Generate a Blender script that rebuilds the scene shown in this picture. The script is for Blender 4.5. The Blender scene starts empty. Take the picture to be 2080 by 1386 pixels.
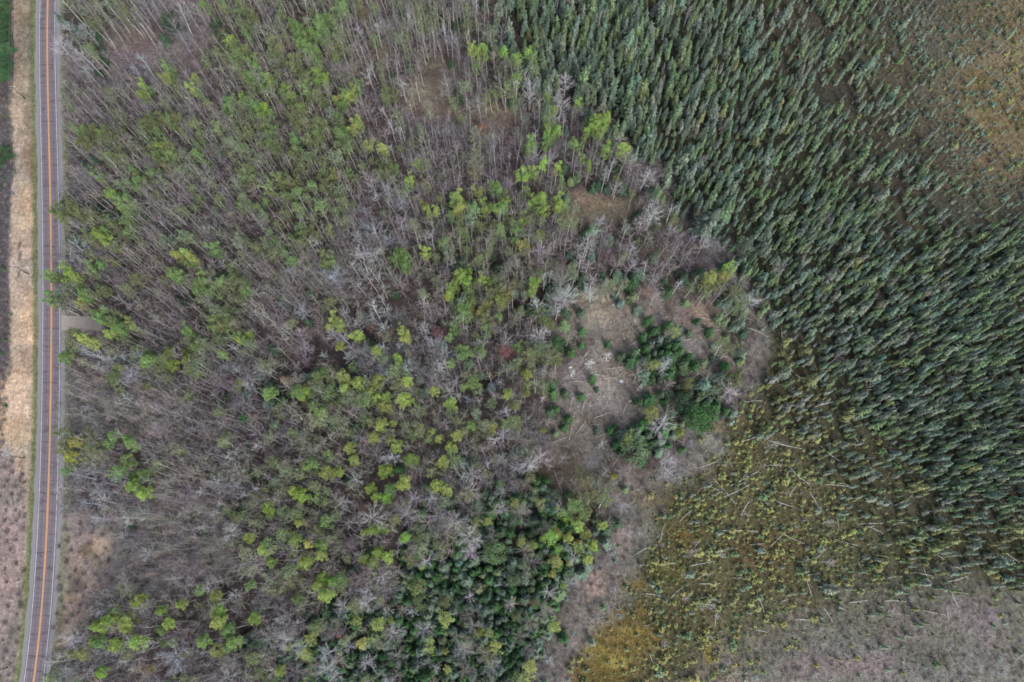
import bpy, math
import numpy as np
from mathutils import Vector
rng = np.random.default_rng(7)
R = math.radians
# ------------------------------------------------------------------ camera
H = 270.0; F = 1600.0; PITCH = R(14.8)
sc = bpy.context.scene; col = sc.collection
cam_d = bpy.data.cameras.new("camera"); cam = bpy.data.objects.new("camera", cam_d); col.objects.link(cam)
cam_d.sensor_width = 36.0; cam_d.lens = 36.0 * F / 2080.0
cam_d.clip_start = 1.0; cam_d.clip_end = 6000.0
cam.location = (0, 0, H); cam.rotation_euler = (PITCH, 0, 0)
sc.camera = cam
# ------------------------------------------------------------------ world, sun, exposure
SUN_EL, SUN_AZ = R(48), R(150)          # azimuth clockwise from +Y (up in the photo): light comes from the lower right
w = bpy.data.worlds.new("World"); sc.world = w; w.use_nodes = True
nt = w.node_tree; bg = nt.nodes["Background"]
sky = nt.nodes.new("ShaderNodeTexSky"); sky.sky_type = 'NISHITA'; sky.sun_disc = False
sky.sun_elevation = SUN_EL; sky.sun_rotation = SUN_AZ; sky.dust_density = 3.0; sky.air_density = 1.0
hs = nt.nodes.new("ShaderNodeHueSaturation"); hs.inputs["Saturation"].default_value = 0.62
nt.links.new(sky.outputs[0], hs.inputs["Color"]); nt.links.new(hs.outputs[0], bg.inputs[0]); bg.inputs[1].default_value = 0.15
sd = bpy.data.lights.new("sun", 'SUN'); sd.energy = 1.1; sd.angle = R(14); sd.color = (1, .96, .9)
so = bpy.data.objects.new("sun", sd); col.objects.link(so)
dv = Vector((math.sin(SUN_AZ) * math.cos(SUN_EL), math.cos(SUN_AZ) * math.cos(SUN_EL), math.sin(SUN_EL)))
so.rotation_euler = dv.to_track_quat('Z', 'Y').to_euler()
sc.view_settings.view_transform = 'Standard'; sc.view_settings.look = 'None'
sc.view_settings.gamma = 1; sc.view_settings.exposure = 1.0
sc.cycles.max_bounces = 5; sc.cycles.diffuse_bounces = 3; sc.cycles.transmission_bounces = 2
sc.cycles.pixel_filter_type = 'BLACKMAN_HARRIS'; sc.cycles.filter_width = 1.7
K = 1.75
# ------------------------------------------------------------------ projection helpers (photo pixel <-> ground)
ca, sa = math.cos(PITCH), math.sin(PITCH)
def at(u, v, z=0.0):
    u = np.asarray(u, float); v = np.asarray(v, float)
    x = (u - 1040) / F; y = -(v - 693) / F
    Y = y * ca + sa; Z = y * sa - ca
    t = (H - z) / (-Z)
    return x * t, Y * t
def px(x, y, z=0.0):
    dz = z - H
    yc = y * ca + dz * sa; zc = -y * sa + dz * ca
    return 1040 + F * x / (-zc), 693 - F * yc / (-zc)
def lin(c):
    c = np.asarray(c, float) / 255.0
    return np.where(c <= .04045, c / 12.92, ((c + .055) / 1.055) ** 2.4)
def alb(c, k=None): return lin(c) / (k or K)
def calm(C, k=.22):
    """pull a colour a little towards grey"""
    L = (C * np.array([.3, .5, .2])).sum(-1, keepdims=True); return C * (1 - k) + L * k
def vnoise(x, y, s, seed):
    """lattice value noise in -1..1"""
    x = np.asarray(x, float) / s + seed * 17.3; y = np.asarray(y, float) / s + seed * 9.7
    ix = np.floor(x).astype(np.int64); iy = np.floor(y).astype(np.int64); fx = x - ix; fy = y - iy
    fx = fx * fx * (3 - 2 * fx); fy = fy * fy * (3 - 2 * fy)
    def h(a, b):
        n = (a * 374761393 + b * 668265263 + seed * 1442695) & 0x7fffffff
        n = ((n ^ (n >> 13)) * 1274126177) & 0x7fffffff
        return ((n ^ (n >> 16)) & 0xffff) / 32767.5 - 1
    a = h(ix, iy); b = h(ix + 1, iy); c = h(ix, iy + 1); d = h(ix + 1, iy + 1)
    return (a * (1 - fx) + b * fx) * (1 - fy) + (c * (1 - fx) + d * fx) * fy
# ------------------------------------------------------------------ plant communities, read off the photograph row by row (40 px rows: end x, letter)
ROWS = """
25l 62t 74g 130r 240j 300b 420a 720o 800b 960o 1035j 1540s 1780S 2010q 2080Q
25l 62t 74g 130r 230j 330b 460a 720o 770m 960o 1035j 1540s 1800S 2000q 2080Q
28l 62t 74g 125r 210j 420a 700o 760m 800h 1000b 1050j 1560s 1790S 1970q 2080Q
30l 62t 74g 130r 420a 450b 700o 760m 800h 980b 1070o 1090j 1580s 1800S 1950q 2080Q
25l 62t 74g 130r 440b 700o 830m 920h 990b 1050o 1160j 1620s 1820S 1940q 2080Q
20l 64t 74g 130r 400b 700o 820m 940h 970b 1050h 1160j 1190B 1660s 1840S 1940q 2080Q
25l 66t 76g 130r 440b 720o 800m 960b 1050h 1190m 1220j 1250B 1700s 1880S 1960q 2080Q
25l 68t 78g 130r 220b 400o 480b 720o 820m 1050b 1260G 1290B 1720s 1900S 1980q 2080Q
28l 70t 80g 132r 200b 420o 520b 800o 1060b 1130m 1260j 1330w 1350B 1760s 1920S 2020q 2080Q
25l 70t 80g 132r 250b 340o 520b 720o 820m 1050b 1140G 1160j 1330m 1370B 1800s 1930S 2080q
22l 70t 82g 132r 250o 520b 700o 900w 1050o 1140G 1320h 1370j 1390B 1800s 1960S 2080q
20l 70t 82g 132r 280o 560b 680o 900w 1130o 1380j 1440B 1820s 1990S 2080s
20l 70t 82g 130r 260o 560b 680o 880w 1100o 1370m 1450w 1490B 2080s
20l 68t 82g 130r 290G 420b 520o 640b 780w 1120o 1440m 1500B 2080s
20l 68t 82g 130r 230G 440b 520o 620b 880m 1060o 1420j 1500o 1530B 2080s
20l 70t 82g 128r 240G 420b 520o 660b 900m 1060o 1150j 1460c 1530j 1560B 2080s
20l 70t 82g 128r 210d 240o 420b 520o 700m 900m 1060o 1130m 1480c 1530j 1570B 2080s
20l 70t 82g 130r 280o 400b 520o 700m 900w 1060m 1150o 1320c 1390k 1460c 1510j 1570B 1660v 2080s
20l 70t 80g 132r 290w 420o 560w 700m 900w 1000G 1140o 1300c 1380k 1490c 1520j 1560B 1680v 2080s
15l 70t 80g 130r 220n 420b 560w 820o 1010j 1100o 1370c 1460j 1500j 1540B 1700v 2080s
12l 70t 78g 132r 330n 520b 600k 840o 940m 1010o 1110m 1380c 1470k 1510B 1540x 1740v 2080s
10l 68t 78g 132r 330n 560b 840o 880m 1030o 1110m 1320c 1350k 1400k 1460p 1540x 1760v 2080s
10l 66t 76g 135r 200o 290G 480b 600m 720o 940G 1030m 1110m 1250c 1340k 1400B 1480p 1600x 1820v 2080s
30d 64t 74g 132r 300o 460b 620m 720o 840G 940o 1100j 1210h 1330m 1390B 1450p 1660x 1860v 2080s
50d 64t 74g 130r 330w 460b 560m 640o 900m 1080m 1180h 1250o 1340B 1400p 1700x 1900v 2080s
50d 62t 72g 130r 300w 480n 540b 700o 860m 960j 1140k 1240o 1300B 1350p 1720x 1940v 2080S
48d 60t 70g 126r 160d 250n 480n 700o 840G 960j 1240y 1300B 1330p 1760x 1980v 2080S
46d 58t 68g 122r 220d 470n 700o 830G 950j 1060k 1220k 1280B 1320p 1780x 2080v
46d 56t 66g 120r 230d 480n 640m 700o 820m 1060k 1190k 1260B 1290p 1760x 2080v
44d 54t 64g 116r 225d 330n 480m 700o 780m 880j 1170k 1250B 1290p 1760x 2080v
44d 52t 60g 114r 190d 280G 340m 420G 500G 640m 800j 1150k 1230B 1270p 1680x 1780v 2080p
40d 48t 56g 110r 180d 280G 420G 500G 620m 700j 1120k 1200B 1240p 1320f 1620x 1760p 2080p
38d 46t 52g 106r 150t 190G 280m 420G 500G 640j 1110k 1190B 1340f 1560x 1700p 2080p
34d 42t 48g 102r 130m 170G 420w 540m 620j 1100k 1170B 1300f 1460x 2080p
30d 38t 44g 98r 420w 560m 620j 1080k 1150B 1280f 1400x 2080p
"""
LET = "ltgrjbaomhswSqQBGdcknvxpfy"
IDX = {c: i for i, c in enumerate(LET)}
ZM = np.zeros((35, 520), np.int32)
for r_, row in enumerate([l for l in ROWS.strip().split("\n")]):
    x0 = 0
    for tok in row.split():
        x1 = int(tok[:-1]); ZM[r_, x0 // 4:max(x1 // 4, x0 // 4 + 1)] = IDX[tok[-1]]; x0 = x1
    ZM[r_, x0 // 4:] = ZM[r_, max(x0 // 4 - 1, 0)]
def zone(u, v, warp=1.0):
    u = np.asarray(u, float); v = np.asarray(v, float)
    far = np.clip((u - 150) / 80, 0.06, 1) * warp
    uu = u + far * (16 * vnoise(u, v, 60, 3) + 8 * vnoise(u, v, 22, 4))
    vv = v + (16 * vnoise(u, v, 60, 5) + 9 * vnoise(u, v, 22, 6)) * np.clip((u - 150) / 80, 0.3, 1) * warp
    return ZM[np.clip((vv / 40).astype(int), 0, 34), np.clip((uu / 4).astype(int), 0, 519)]
def soft(u, v):
    return np.clip((u - 170) / 120, .12, 1) * (1 + 3.2 * np.clip((u - 1330) / 120, 0, 1) * np.clip((v - 1090) / 60, 0, 1) + 2.4 * np.clip((u - 1500) / 150, 0, 1) * np.clip((520 - v) / 100, 0, 1))
# ------------------------------------------------------------------ road centre line in ground metres
RY = [0, 115, 230, 345, 460, 575, 690, 805, 920, 1000, 1110, 1156, 1270, 1386]
RX = [97, 96.7, 98, 100.3, 103.5, 104.6, 104.6, 103, 100.2, 97.6, 93.3, 91, 81.8, 68]
cx_, cy_ = at(np.array(RX), np.array(RY))
o_ = np.argsort(cy_)
_cy, _cx = cy_[o_], cx_[o_]
pf = np.polyfit(_cy, _cx, 5)
def road_x(y):
    y = np.asarray(y, float)
    yc = np.clip(y, _cy[0], _cy[-1])
    sl0 = np.polyval(np.polyder(pf), _cy[0]); sl1 = np.polyval(np.polyder(pf), _cy[-1])
    return np.polyval(pf, yc) + np.where(y < _cy[0], (y - _cy[0]) * sl0, 0) + np.where(y > _cy[-1], (y - _cy[-1]) * sl1, 0)
def gz(x, y):
    d = np.abs(np.asarray(x) - road_x(y))
    m = np.clip((d - 8) / 12, 0, 1)
    ditch = -0.55 * np.exp(-((d - 8.2) / 1.6) ** 2)
    return m * (0.5 * vnoise(x, y, 31, 11) + 0.28 * vnoise(x, y, 7, 12) + .12 * vnoise(x, y, 2.6, 13)) + ditch - 0.02
# ------------------------------------------------------------------ materials
def mat(name, base=(.5, .5, .5), rough=.9, spec=.15):
    m = bpy.data.materials.new(name); m.use_nodes = True
    b = m.node_tree.nodes["Principled BSDF"]
    b.inputs["Base Color"].default_value = (*base[:3], 1); b.inputs["Roughness"].default_value = rough
    b.inputs["Specular IOR Level"].default_value = spec
    return m, m.node_tree, b
def plant_mat(name, trans=0.0, rough=.85, noise=0.25, scale=3.0):
    m, t, b = mat(name, rough=rough)
    a = t.nodes.new("ShaderNodeAttribute"); a.attribute_name = "Col"
    oi = t.nodes.new("ShaderNodeObjectInfo")
    mx = t.nodes.new("ShaderNodeMix"); mx.data_type = 'RGBA'; mx.blend_type = 'MULTIPLY'; mx.inputs[0].default_value = 1
    t.links.new(a.outputs["Color"], mx.inputs[6]); t.links.new(oi.outputs["Color"], mx.inputs[7])
    g = t.nodes.new("ShaderNodeNewGeometry"); n = t.nodes.new("ShaderNodeTexNoise"); n.inputs["Scale"].default_value = scale
    n.inputs["Detail"].default_value = 3
    t.links.new(g.outputs["Position"], n.inputs["Vector"])
    mr = t.nodes.new("ShaderNodeMapRange"); mr.inputs[3].default_value = 1 - noise; mr.inputs[4].default_value = 1 + noise
    mr.inputs[1].default_value = .3; mr.inputs[2].default_value = .7
    t.links.new(n.outputs[0], mr.inputs[0])
    m2 = t.nodes.new("ShaderNodeMix"); m2.data_type = 'RGBA'; m2.blend_type = 'MULTIPLY'; m2.inputs[0].default_value = 1
    t.links.new(mx.outputs[2], m2.inputs[6]); t.links.new(mr.outputs[0], m2.inputs[7])
    t.links.new(m2.outputs[2], b.inputs["Base Color"])
    if trans:
        tr = t.nodes.new("ShaderNodeBsdfTranslucent"); ms = t.nodes.new("ShaderNodeMixShader"); ms.inputs[0].default_value = trans
        t.links.new(m2.outputs[2], tr.inputs[0]); t.links.new(b.outputs[0], ms.inputs[1]); t.links.new(tr.outputs[0], ms.inputs[2])
        t.links.new(ms.outputs[0], t.nodes["Material Output"].inputs["Surface"])
    return m
M_LEAF = plant_mat("leaf", .3, .7); M_NEEDLE = plant_mat("needle", .15, .8); M_BARK = plant_mat("bark", 0, .9, .3, 2.0)
M_TWIG = plant_mat("twig", 0, .9, .15, 1.0); M_BRUSH = plant_mat("brush", .15, .9, .3, .6); M_WOOD = plant_mat("dead_wood", 0, .85, .35, 3.0)
def ground_mat():
    m, t, b = mat("forest_floor", rough=.95, spec=.08)
    a = t.nodes.new("ShaderNodeAttribute"); a.attribute_name = "Col"
    g = t.nodes.new("ShaderNodeNewGeometry")
    prev = a.outputs["Color"]
    for sc_, lo, hi, det in ((.25, .8, 1.22, 4), (.9, .62, 1.4, 5), (3.2, .6, 1.45, 5)):
        n = t.nodes.new("ShaderNodeTexNoise"); n.inputs["Scale"].default_value = sc_; n.inputs["Detail"].default_value = det
        n.inputs["Roughness"].default_value = .65
        t.links.new(g.outputs["Position"], n.inputs["Vector"])
        mr = t.nodes.new("ShaderNodeMapRange"); mr.inputs[1].default_value = .32; mr.inputs[2].default_value = .68
        mr.inputs[3].default_value = lo; mr.inputs[4].default_value = hi
        t.links.new(n.outputs[0], mr.inputs[0])
        mx = t.nodes.new("ShaderNodeMix"); mx.data_type = 'RGBA'; mx.blend_type = 'MULTIPLY'; mx.inputs[0].default_value = 1
        t.links.new(prev, mx.inputs[6]); t.links.new(mr.outputs[0], mx.inputs[7]); prev = mx.outputs[2]
    n = t.nodes.new("ShaderNodeTexNoise"); n.inputs["Scale"].default_value = .9; n.inputs["Detail"].default_value = 4
    t.links.new(g.outputs["Position"], n.inputs["Vector"])
    mx = t.nodes.new("ShaderNodeMix"); mx.data_type = 'RGBA'; mx.blend_type = 'SOFT_LIGHT'; mx.inputs[0].default_value = .1
    t.links.new(prev, mx.inputs[6]); t.links.new(n.outputs["Color"], mx.inputs[7])
    t.links.new(mx.outputs[2], b.inputs["Base Color"])
    bp = t.nodes.new("ShaderNodeBump"); bp.inputs["Strength"].default_value = .8; bp.inputs["Distance"].default_value = .25
    n2 = t.nodes.new("ShaderNodeTexNoise"); n2.inputs["Scale"].default_value = 2.2; n2.inputs["Detail"].default_value = 6
    t.links.new(g.outputs["Position"], n2.inputs["Vector"]); t.links.new(n2.outputs[0], bp.inputs["Height"]); t.links.new(bp.outputs[0], b.inputs["Normal"])
    return m
M_GROUND = ground_mat()
def noisy_mat(name, c1, c2, scale, rough=.9, cracks=False):
    m, t, b = mat(name, rough=rough, spec=.2)
    g = t.nodes.new("ShaderNodeNewGeometry"); n = t.nodes.new("ShaderNodeTexNoise"); n.inputs["Scale"].default_value = scale
    n.inputs["Detail"].default_value = 6; n.inputs["Roughness"].default_value = .7
    t.links.new(g.outputs["Position"], n.inputs["Vector"])
    cr = t.nodes.new("ShaderNodeValToRGB"); cr.color_ramp.elements[0].position = .3; cr.color_ramp.elements[1].position = .7
    cr.color_ramp.elements[0].color = (*c1, 1); cr.color_ramp.elements[1].color = (*c2, 1)
    t.links.new(n.outputs[0], cr.inputs[0]); out = cr.outputs[0]
    if cracks:   # thin transverse cracks in the asphalt
        mp = t.nodes.new("ShaderNodeMapping"); mp.inputs["Scale"].default_value = (.05, .42, 1)
        t.links.new(g.outputs["Position"], mp.inputs[0])
        nz = t.nodes.new("ShaderNodeTexNoise"); nz.inputs["Scale"].default_value = .7
        t.links.new(g.outputs["Position"], nz.inputs["Vector"])
        ad = t.nodes.new("ShaderNodeVectorMath"); ad.operation = 'MULTIPLY_ADD'; ad.inputs[1].default_value = (.25, .25, 0)
        t.links.new(nz.outputs["Color"], ad.inputs[0]); t.links.new(mp.outputs[0], ad.inputs[2])
        vo = t.nodes.new("ShaderNodeTexVoronoi"); vo.feature = 'DISTANCE_TO_EDGE'; vo.inputs["Scale"].default_value = 1.0
        t.links.new(ad.outputs[0], vo.inputs["Vector"])
        mr = t.nodes.new("ShaderNodeMapRange"); mr.inputs[1].default_value = .0; mr.inputs[2].default_value = .05
        mr.inputs[3].default_value = .6; mr.inputs[4].default_value = 1
        t.links.new(vo.outputs["Distance"], mr.inputs[0])
        mx = t.nodes.new("ShaderNodeMix"); mx.data_type = 'RGBA'; mx.blend_type = 'MULTIPLY'; mx.inputs[0].default_value = 1
        t.links.new(out, mx.inputs[6]); t.links.new(mr.outputs[0], mx.inputs[7]); out = mx.outputs[2]
    t.links.new(out, b.inputs["Base Color"])
    return m
M_ASPH = noisy_mat("asphalt", alb((112, 107, 115)), alb((132, 125, 131)), 1.2, cracks=True)
M_TAR = noisy_mat("tar", alb((84, 84, 98)), alb((98, 96, 108)), 3)
M_WHITE = noisy_mat("white_paint", alb((168, 168, 178)), alb((240, 242, 246)), .8)
M_YEL = noisy_mat("yellow_paint", alb((228, 176, 122)), alb((244, 198, 142)), 1)
M_WEAR = noisy_mat('worn_asphalt', alb((122, 113, 124)), alb((144, 135, 142)), .5, cracks=True)
M_STAIN = noisy_mat("stained_asphalt", alb((132, 112, 118)), alb((158, 120, 112)), .35)
M_GRAV = noisy_mat("gravel", alb((134, 134, 138)), alb((160, 158, 158)), 2.5)
M_DRIVE = noisy_mat("driveway_gravel", alb((162, 153, 148)), alb((186, 177, 170)), 1.2)
# ------------------------------------------------------------------ mesh helpers
def mk(name, V, T, C=None, mats=(), parent=None, link=True):
    V = np.ascontiguousarray(V, np.float32); T = np.ascontiguousarray(T, np.int32)
    me = bpy.data.meshes.new(name)
    me.vertices.add(len(V)); me.vertices.foreach_set("co", V.ravel())
    me.loops.add(T.size); me.loops.foreach_set("vertex_index", T.ravel())
    me.polygons.add(len(T)); me.polygons.foreach_set("loop_start", np.arange(0, T.size, T.shape[1], dtype=np.int32))
    if C is not None:
        at_ = me.attributes.new("Col", 'FLOAT_COLOR', 'POINT')
        C4 = np.ones((len(V), 4), np.float32); C4[:, :3] = C; at_.data.foreach_set("color", C4.ravel())
    for m in mats: me.materials.append(m)
    me.update(calc_edges=True)
    if not link: return me
    o = bpy.data.objects.new(name, me); col.objects.link(o)
    if parent: o.parent = parent
    return o
def tag(o, label=None, cat=None, group=None, kind=None):
    if label: o["label"] = label
    if cat: o["category"] = cat
    if group: o["group"] = group
    if kind: o["kind"] = kind
    return o
class MB:
    """collects triangles with one colour per piece"""
    def __init__(s): s.V = []; s.T = []; s.C = []; s.n = 0
    def add(s, V, T, c):
        V = np.asarray(V, float); s.V.append(V); s.T.append(np.asarray(T) + s.n); s.n += len(V)
        s.C.append(np.broadcast_to(np.asarray(c, float), (len(V), 3)))
    def tube(s, P, rad, c, k=5):
        P = [np.asarray(p, float) for p in P]; n = len(P); V = []
        for i, p in enumerate(P):
            d = P[min(i + 1, n - 1)] - P[max(i - 1, 0)]; d = d / (np.linalg.norm(d) + 1e-9)
            a = np.cross(d, (0, 0, 1) if abs(d[2]) < .9 else (1, 0, 0)); a /= np.linalg.norm(a); b = np.cross(d, a)
            for j in range(k):
                t = 2 * math.pi * j / k; V.append(p + rad[i] * (a * math.cos(t) + b * math.sin(t)))
        T = []
        for i in range(n - 1):
            for j in range(k):
                a0 = i * k + j; a1 = i * k + (j + 1) % k; b0 = a0 + k; b1 = a1 + k
                T += [(a0, b0, a1), (a1, b0, b1)]
        for j in range(1, k - 1): T += [(0, j, j + 1), ((n - 1) * k, (n - 1) * k + j + 1, (n - 1) * k + j)]
        s.add(V, T, c)
    def spikes(s, P0, P1, r0, c):
        """many three-sided tapering twigs at once"""
        P0 = np.asarray(P0, float); P1 = np.asarray(P1, float); n = len(P0); d = P1 - P0
        L = np.linalg.norm(d, axis=1, keepdims=True) + 1e-9; d = d / L
        ref = np.where(np.abs(d[:, 2:3]) < .9, np.array([[0, 0, 1.]]), np.array([[1., 0, 0]]))
        a = np.cross(d, ref); a /= np.linalg.norm(a, axis=1, keepdims=True); b = np.cross(d, a)
        r = np.broadcast_to(np.asarray(r0, float).reshape(-1, 1), (n, 1))
        V = np.stack([P0 + r * a, P0 - .5 * r * a + .87 * r * b, P0 - .5 * r * a - .87 * r * b, P1], 1).reshape(-1, 3)
        base = (np.arange(n) * 4)[:, None, None]
        T = (base + np.array([[0, 1, 3], [1, 2, 3], [2, 0, 3]])[None]).reshape(-1, 3)
        c = np.asarray(c, float)
        C = np.repeat(c, 4, 0) if c.ndim == 2 else c
        s.add(V, T, C)
    def leaves(s, P, size, c, g, flat=0.5):
        """many small two-triangle folded leaf sprays"""
        n = len(P); th = g.uniform(0, 2 * math.pi, n); el = g.uniform(-1, 1, n) * (1 - flat)
        d = np.stack([np.cos(th) * np.cos(el), np.sin(th) * np.cos(el), np.sin(el)], 1)
        u = g.normal(size=(n, 3)); u -= (u * d).sum(1, keepdims=True) * d; u /= np.linalg.norm(u, axis=1, keepdims=True)
        sz = np.broadcast_to(np.asarray(size, float), (n,)).reshape(-1, 1) * g.uniform(.6, 1.3, (n, 1))
        nn = np.cross(d, u)
        V = np.stack([P - d * sz * .6, P + u * sz * .5 + nn * sz * .15, P + d * sz * .6, P - u * sz * .5 + nn * sz * .15], 1).reshape(-1, 3)
        base = (np.arange(n) * 4)[:, None, None]
        T = (base + np.array([[0, 1, 2], [0, 2, 3]])[None]).reshape(-1, 3)
        s.add(V, T, np.repeat(c, 4, 0) if np.ndim(c) == 2 else c)
    def arr(s):
        return np.concatenate(s.V), np.concatenate(s.T), np.concatenate(s.C)
# ------------------------------------------------------------------ prototypes: every tree is [trunk, crown], built 1 unit = 1 m at its reference height
def jit(c, n, g, s=.12):
    f = 1 + g.normal(0, s, (n, 1)); return np.clip(np.asarray(c)[None] * f * (1 + g.normal(0, s * .4, (n, 3))), .003, 1)
def hardwood(g, h=20., crown=2.6, lo=.45, nl=16, spread=.55, twr=.022, ntw=9, leaf=0, leafsz=.42):
    tr = MB(); cr = MB()
    lean = g.normal(0, .025, 2) * h; wob = g.normal(0, .008, (6, 2)) * h
    fork = g.uniform(.75, .92)
    ts = np.linspace(0, fork, 6)
    P = [np.array([lean[0] * t * t + wob[i][0] * t, lean[1] * t * t + wob[i][1] * t, h * t - (.5 if i == 0 else 0)]) for i, t in enumerate(ts)]
    r0 = .0095 * h
    tr.tube(P, [r0 * (1.25 if i == 0 else 1 - .78 * t) for i, t in enumerate(ts)], (1, 1, 1), 5)
    tips = []; S0 = []; S1 = []; SR = []
    def tp(t):
        f = np.clip(t / fork, 0, 1) * 5; i = min(int(f), 4); return P[i] + (P[i + 1] - P[i]) * (f - i)
    for k in range(nl):
        t = lo + (fork - lo) * ((k + g.uniform(0, 1)) / nl); p = tp(t)
        az = k * 2.4 + g.uniform(-.5, .5)
        rel = (t - lo) / (1 - lo)
        L = crown * (1.15 - .55 * rel) * g.uniform(.65, 1.25)
        up = L * g.uniform(.7, 1.5) * (1 - spread) * 1.6 + .4
        q1 = p + np.array([math.cos(az) * L * .55, math.sin(az) * L * .55, up * .4])
        az2 = az + g.uniform(-.4, .4)
        q2 = q1 + np.array([math.cos(az2) * L * .45, math.sin(az2) * L * .45, up * .7])
        rr = r0 * .25 * (1 - .5 * rel)
        tr.tube([p, q1, q2], [rr, rr * .65, rr * .25], (.95, .95, .95), 3)
        tips.append((q1, q2, L))
        for m in range(ntw):
            f = g.uniform(.1, 1); b = q1 + (q2 - q1) * f if g.uniform() > .35 else p + (q1 - p) * g.uniform(.4, 1)
            d = np.array([math.cos(az), math.sin(az), .6]) * .5 + g.normal(0, .6, 3) + np.array([0, 0, .35]); d /= np.linalg.norm(d)
            S0.append(b); S1.append(b + d * g.uniform(.5, 1.3) * (.35 * crown + .25)); SR.append(twr * g.uniform(.6, 1.3))
    top = P[-1]
    for m in range(7):
        d = np.array([*g.normal(0, .35 + spread * .5, 2), 1.]); d /= np.linalg.norm(d); e = top + d * h * (1 - fork) * g.uniform(.6, 1.1)
        tr.tube([top, (top + e) / 2 + g.normal(0, .12, 3), e], [r0 * .22, r0 * .14, r0 * .06], (.95, .95, .95), 3)
        tips.append(((top + e) / 2, e, crown * .7))
        for q in range(ntw):
            b = top + (e - top) * g.uniform(.25, 1); dd = d + g.normal(0, .55, 3); dd /= np.linalg.norm(dd)
            S0.append(b); S1.append(b + dd * g.uniform(.5, 1.2) * (.3 * crown + .2)); SR.append(twr * g.uniform(.6, 1.2))
    S0 = np.array(S0); S1 = np.array(S1)
    cr.spikes(S0, S1, np.array(SR), jit((1, 1, 1), len(S0), g, .1) if not leaf else jit((.62, .6, .55), len(S0), g, .1))
    if leaf:
        PP = []; CC = []
        for (a, b, L) in tips:
            if g.uniform() < .12: continue
            n = int(leaf * g.uniform(.5, 1.5)); cen = a + (b - a) * g.uniform(.3, 1.1)
            q = cen + g.normal(0, 1, (n, 3)) * np.array([.24, .24, .3]) * (L * .7 + .6)
            PP.append(q); CC.append(np.clip(jit(np.array((1, 1, 1)) * g.uniform(.82, 1.15), n, g, .1), .2, 1.6))
        PP = np.concatenate(PP); CC = np.concatenate(CC)
        cr.leaves(PP, leafsz, CC, g)
    return [tr.arr(), cr.arr()]
def broad(g, h=16., rad=3.2, n=1500, sz=.34):
    tr = MB(); cr = MB(); b = g.normal(0, .02, 2) * h
    tr.tube([(0, 0, -.5), (b[0] * .4, b[1] * .4, h * .3), (b[0], b[1], h * .6)], [.2, .16, .11], (1, 1, 1), 6)
    cl = []; k = 15
    for i in range(k):
        az = i * 2.4 + g.uniform(-.4, .4); f = math.sqrt((i + .5) / k) * g.uniform(.75, 1.1); r = rad * .8 * f
        z = h * (.94 - .22 * f * f + g.normal(0, .03)); p = np.array([b[0] + r * math.cos(az), b[1] + r * math.sin(az), z]); cl.append(p)
        q = np.array([b[0], b[1], h * g.uniform(.4, .6)]); m = q * .5 + p * .5 + np.array([0, 0, -.3])
        tr.tube([q, m, p], [.075, .05, .02], (.95, .95, .95), 3)
    cl = np.array(cl); rs = g.uniform(.22, .38, k) * rad; pick = g.choice(k, n, p=rs ** 2 / (rs ** 2).sum())
    d = g.normal(0, 1, (n, 3)); d /= np.linalg.norm(d, axis=1, keepdims=True)
    q = cl[pick] + d * (rs[pick] * g.uniform(.3, 1.08, n))[:, None] * np.array([1, 1, .75])
    tn = g.uniform(.85, 1.15, k)[pick][:, None]
    cr.leaves(q, sz, np.clip(tn * jit((1, 1, 1), n, g, .1), .3, 1.6), g)
    m = 60; a = cl[g.integers(0, k, m)]; e = a + g.normal(0, .3, (m, 3)) * rad * .8; cr.spikes(a, e, .03, (1.2, 1.0, 1.6))
    return [tr.arr(), cr.arr()]
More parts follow.
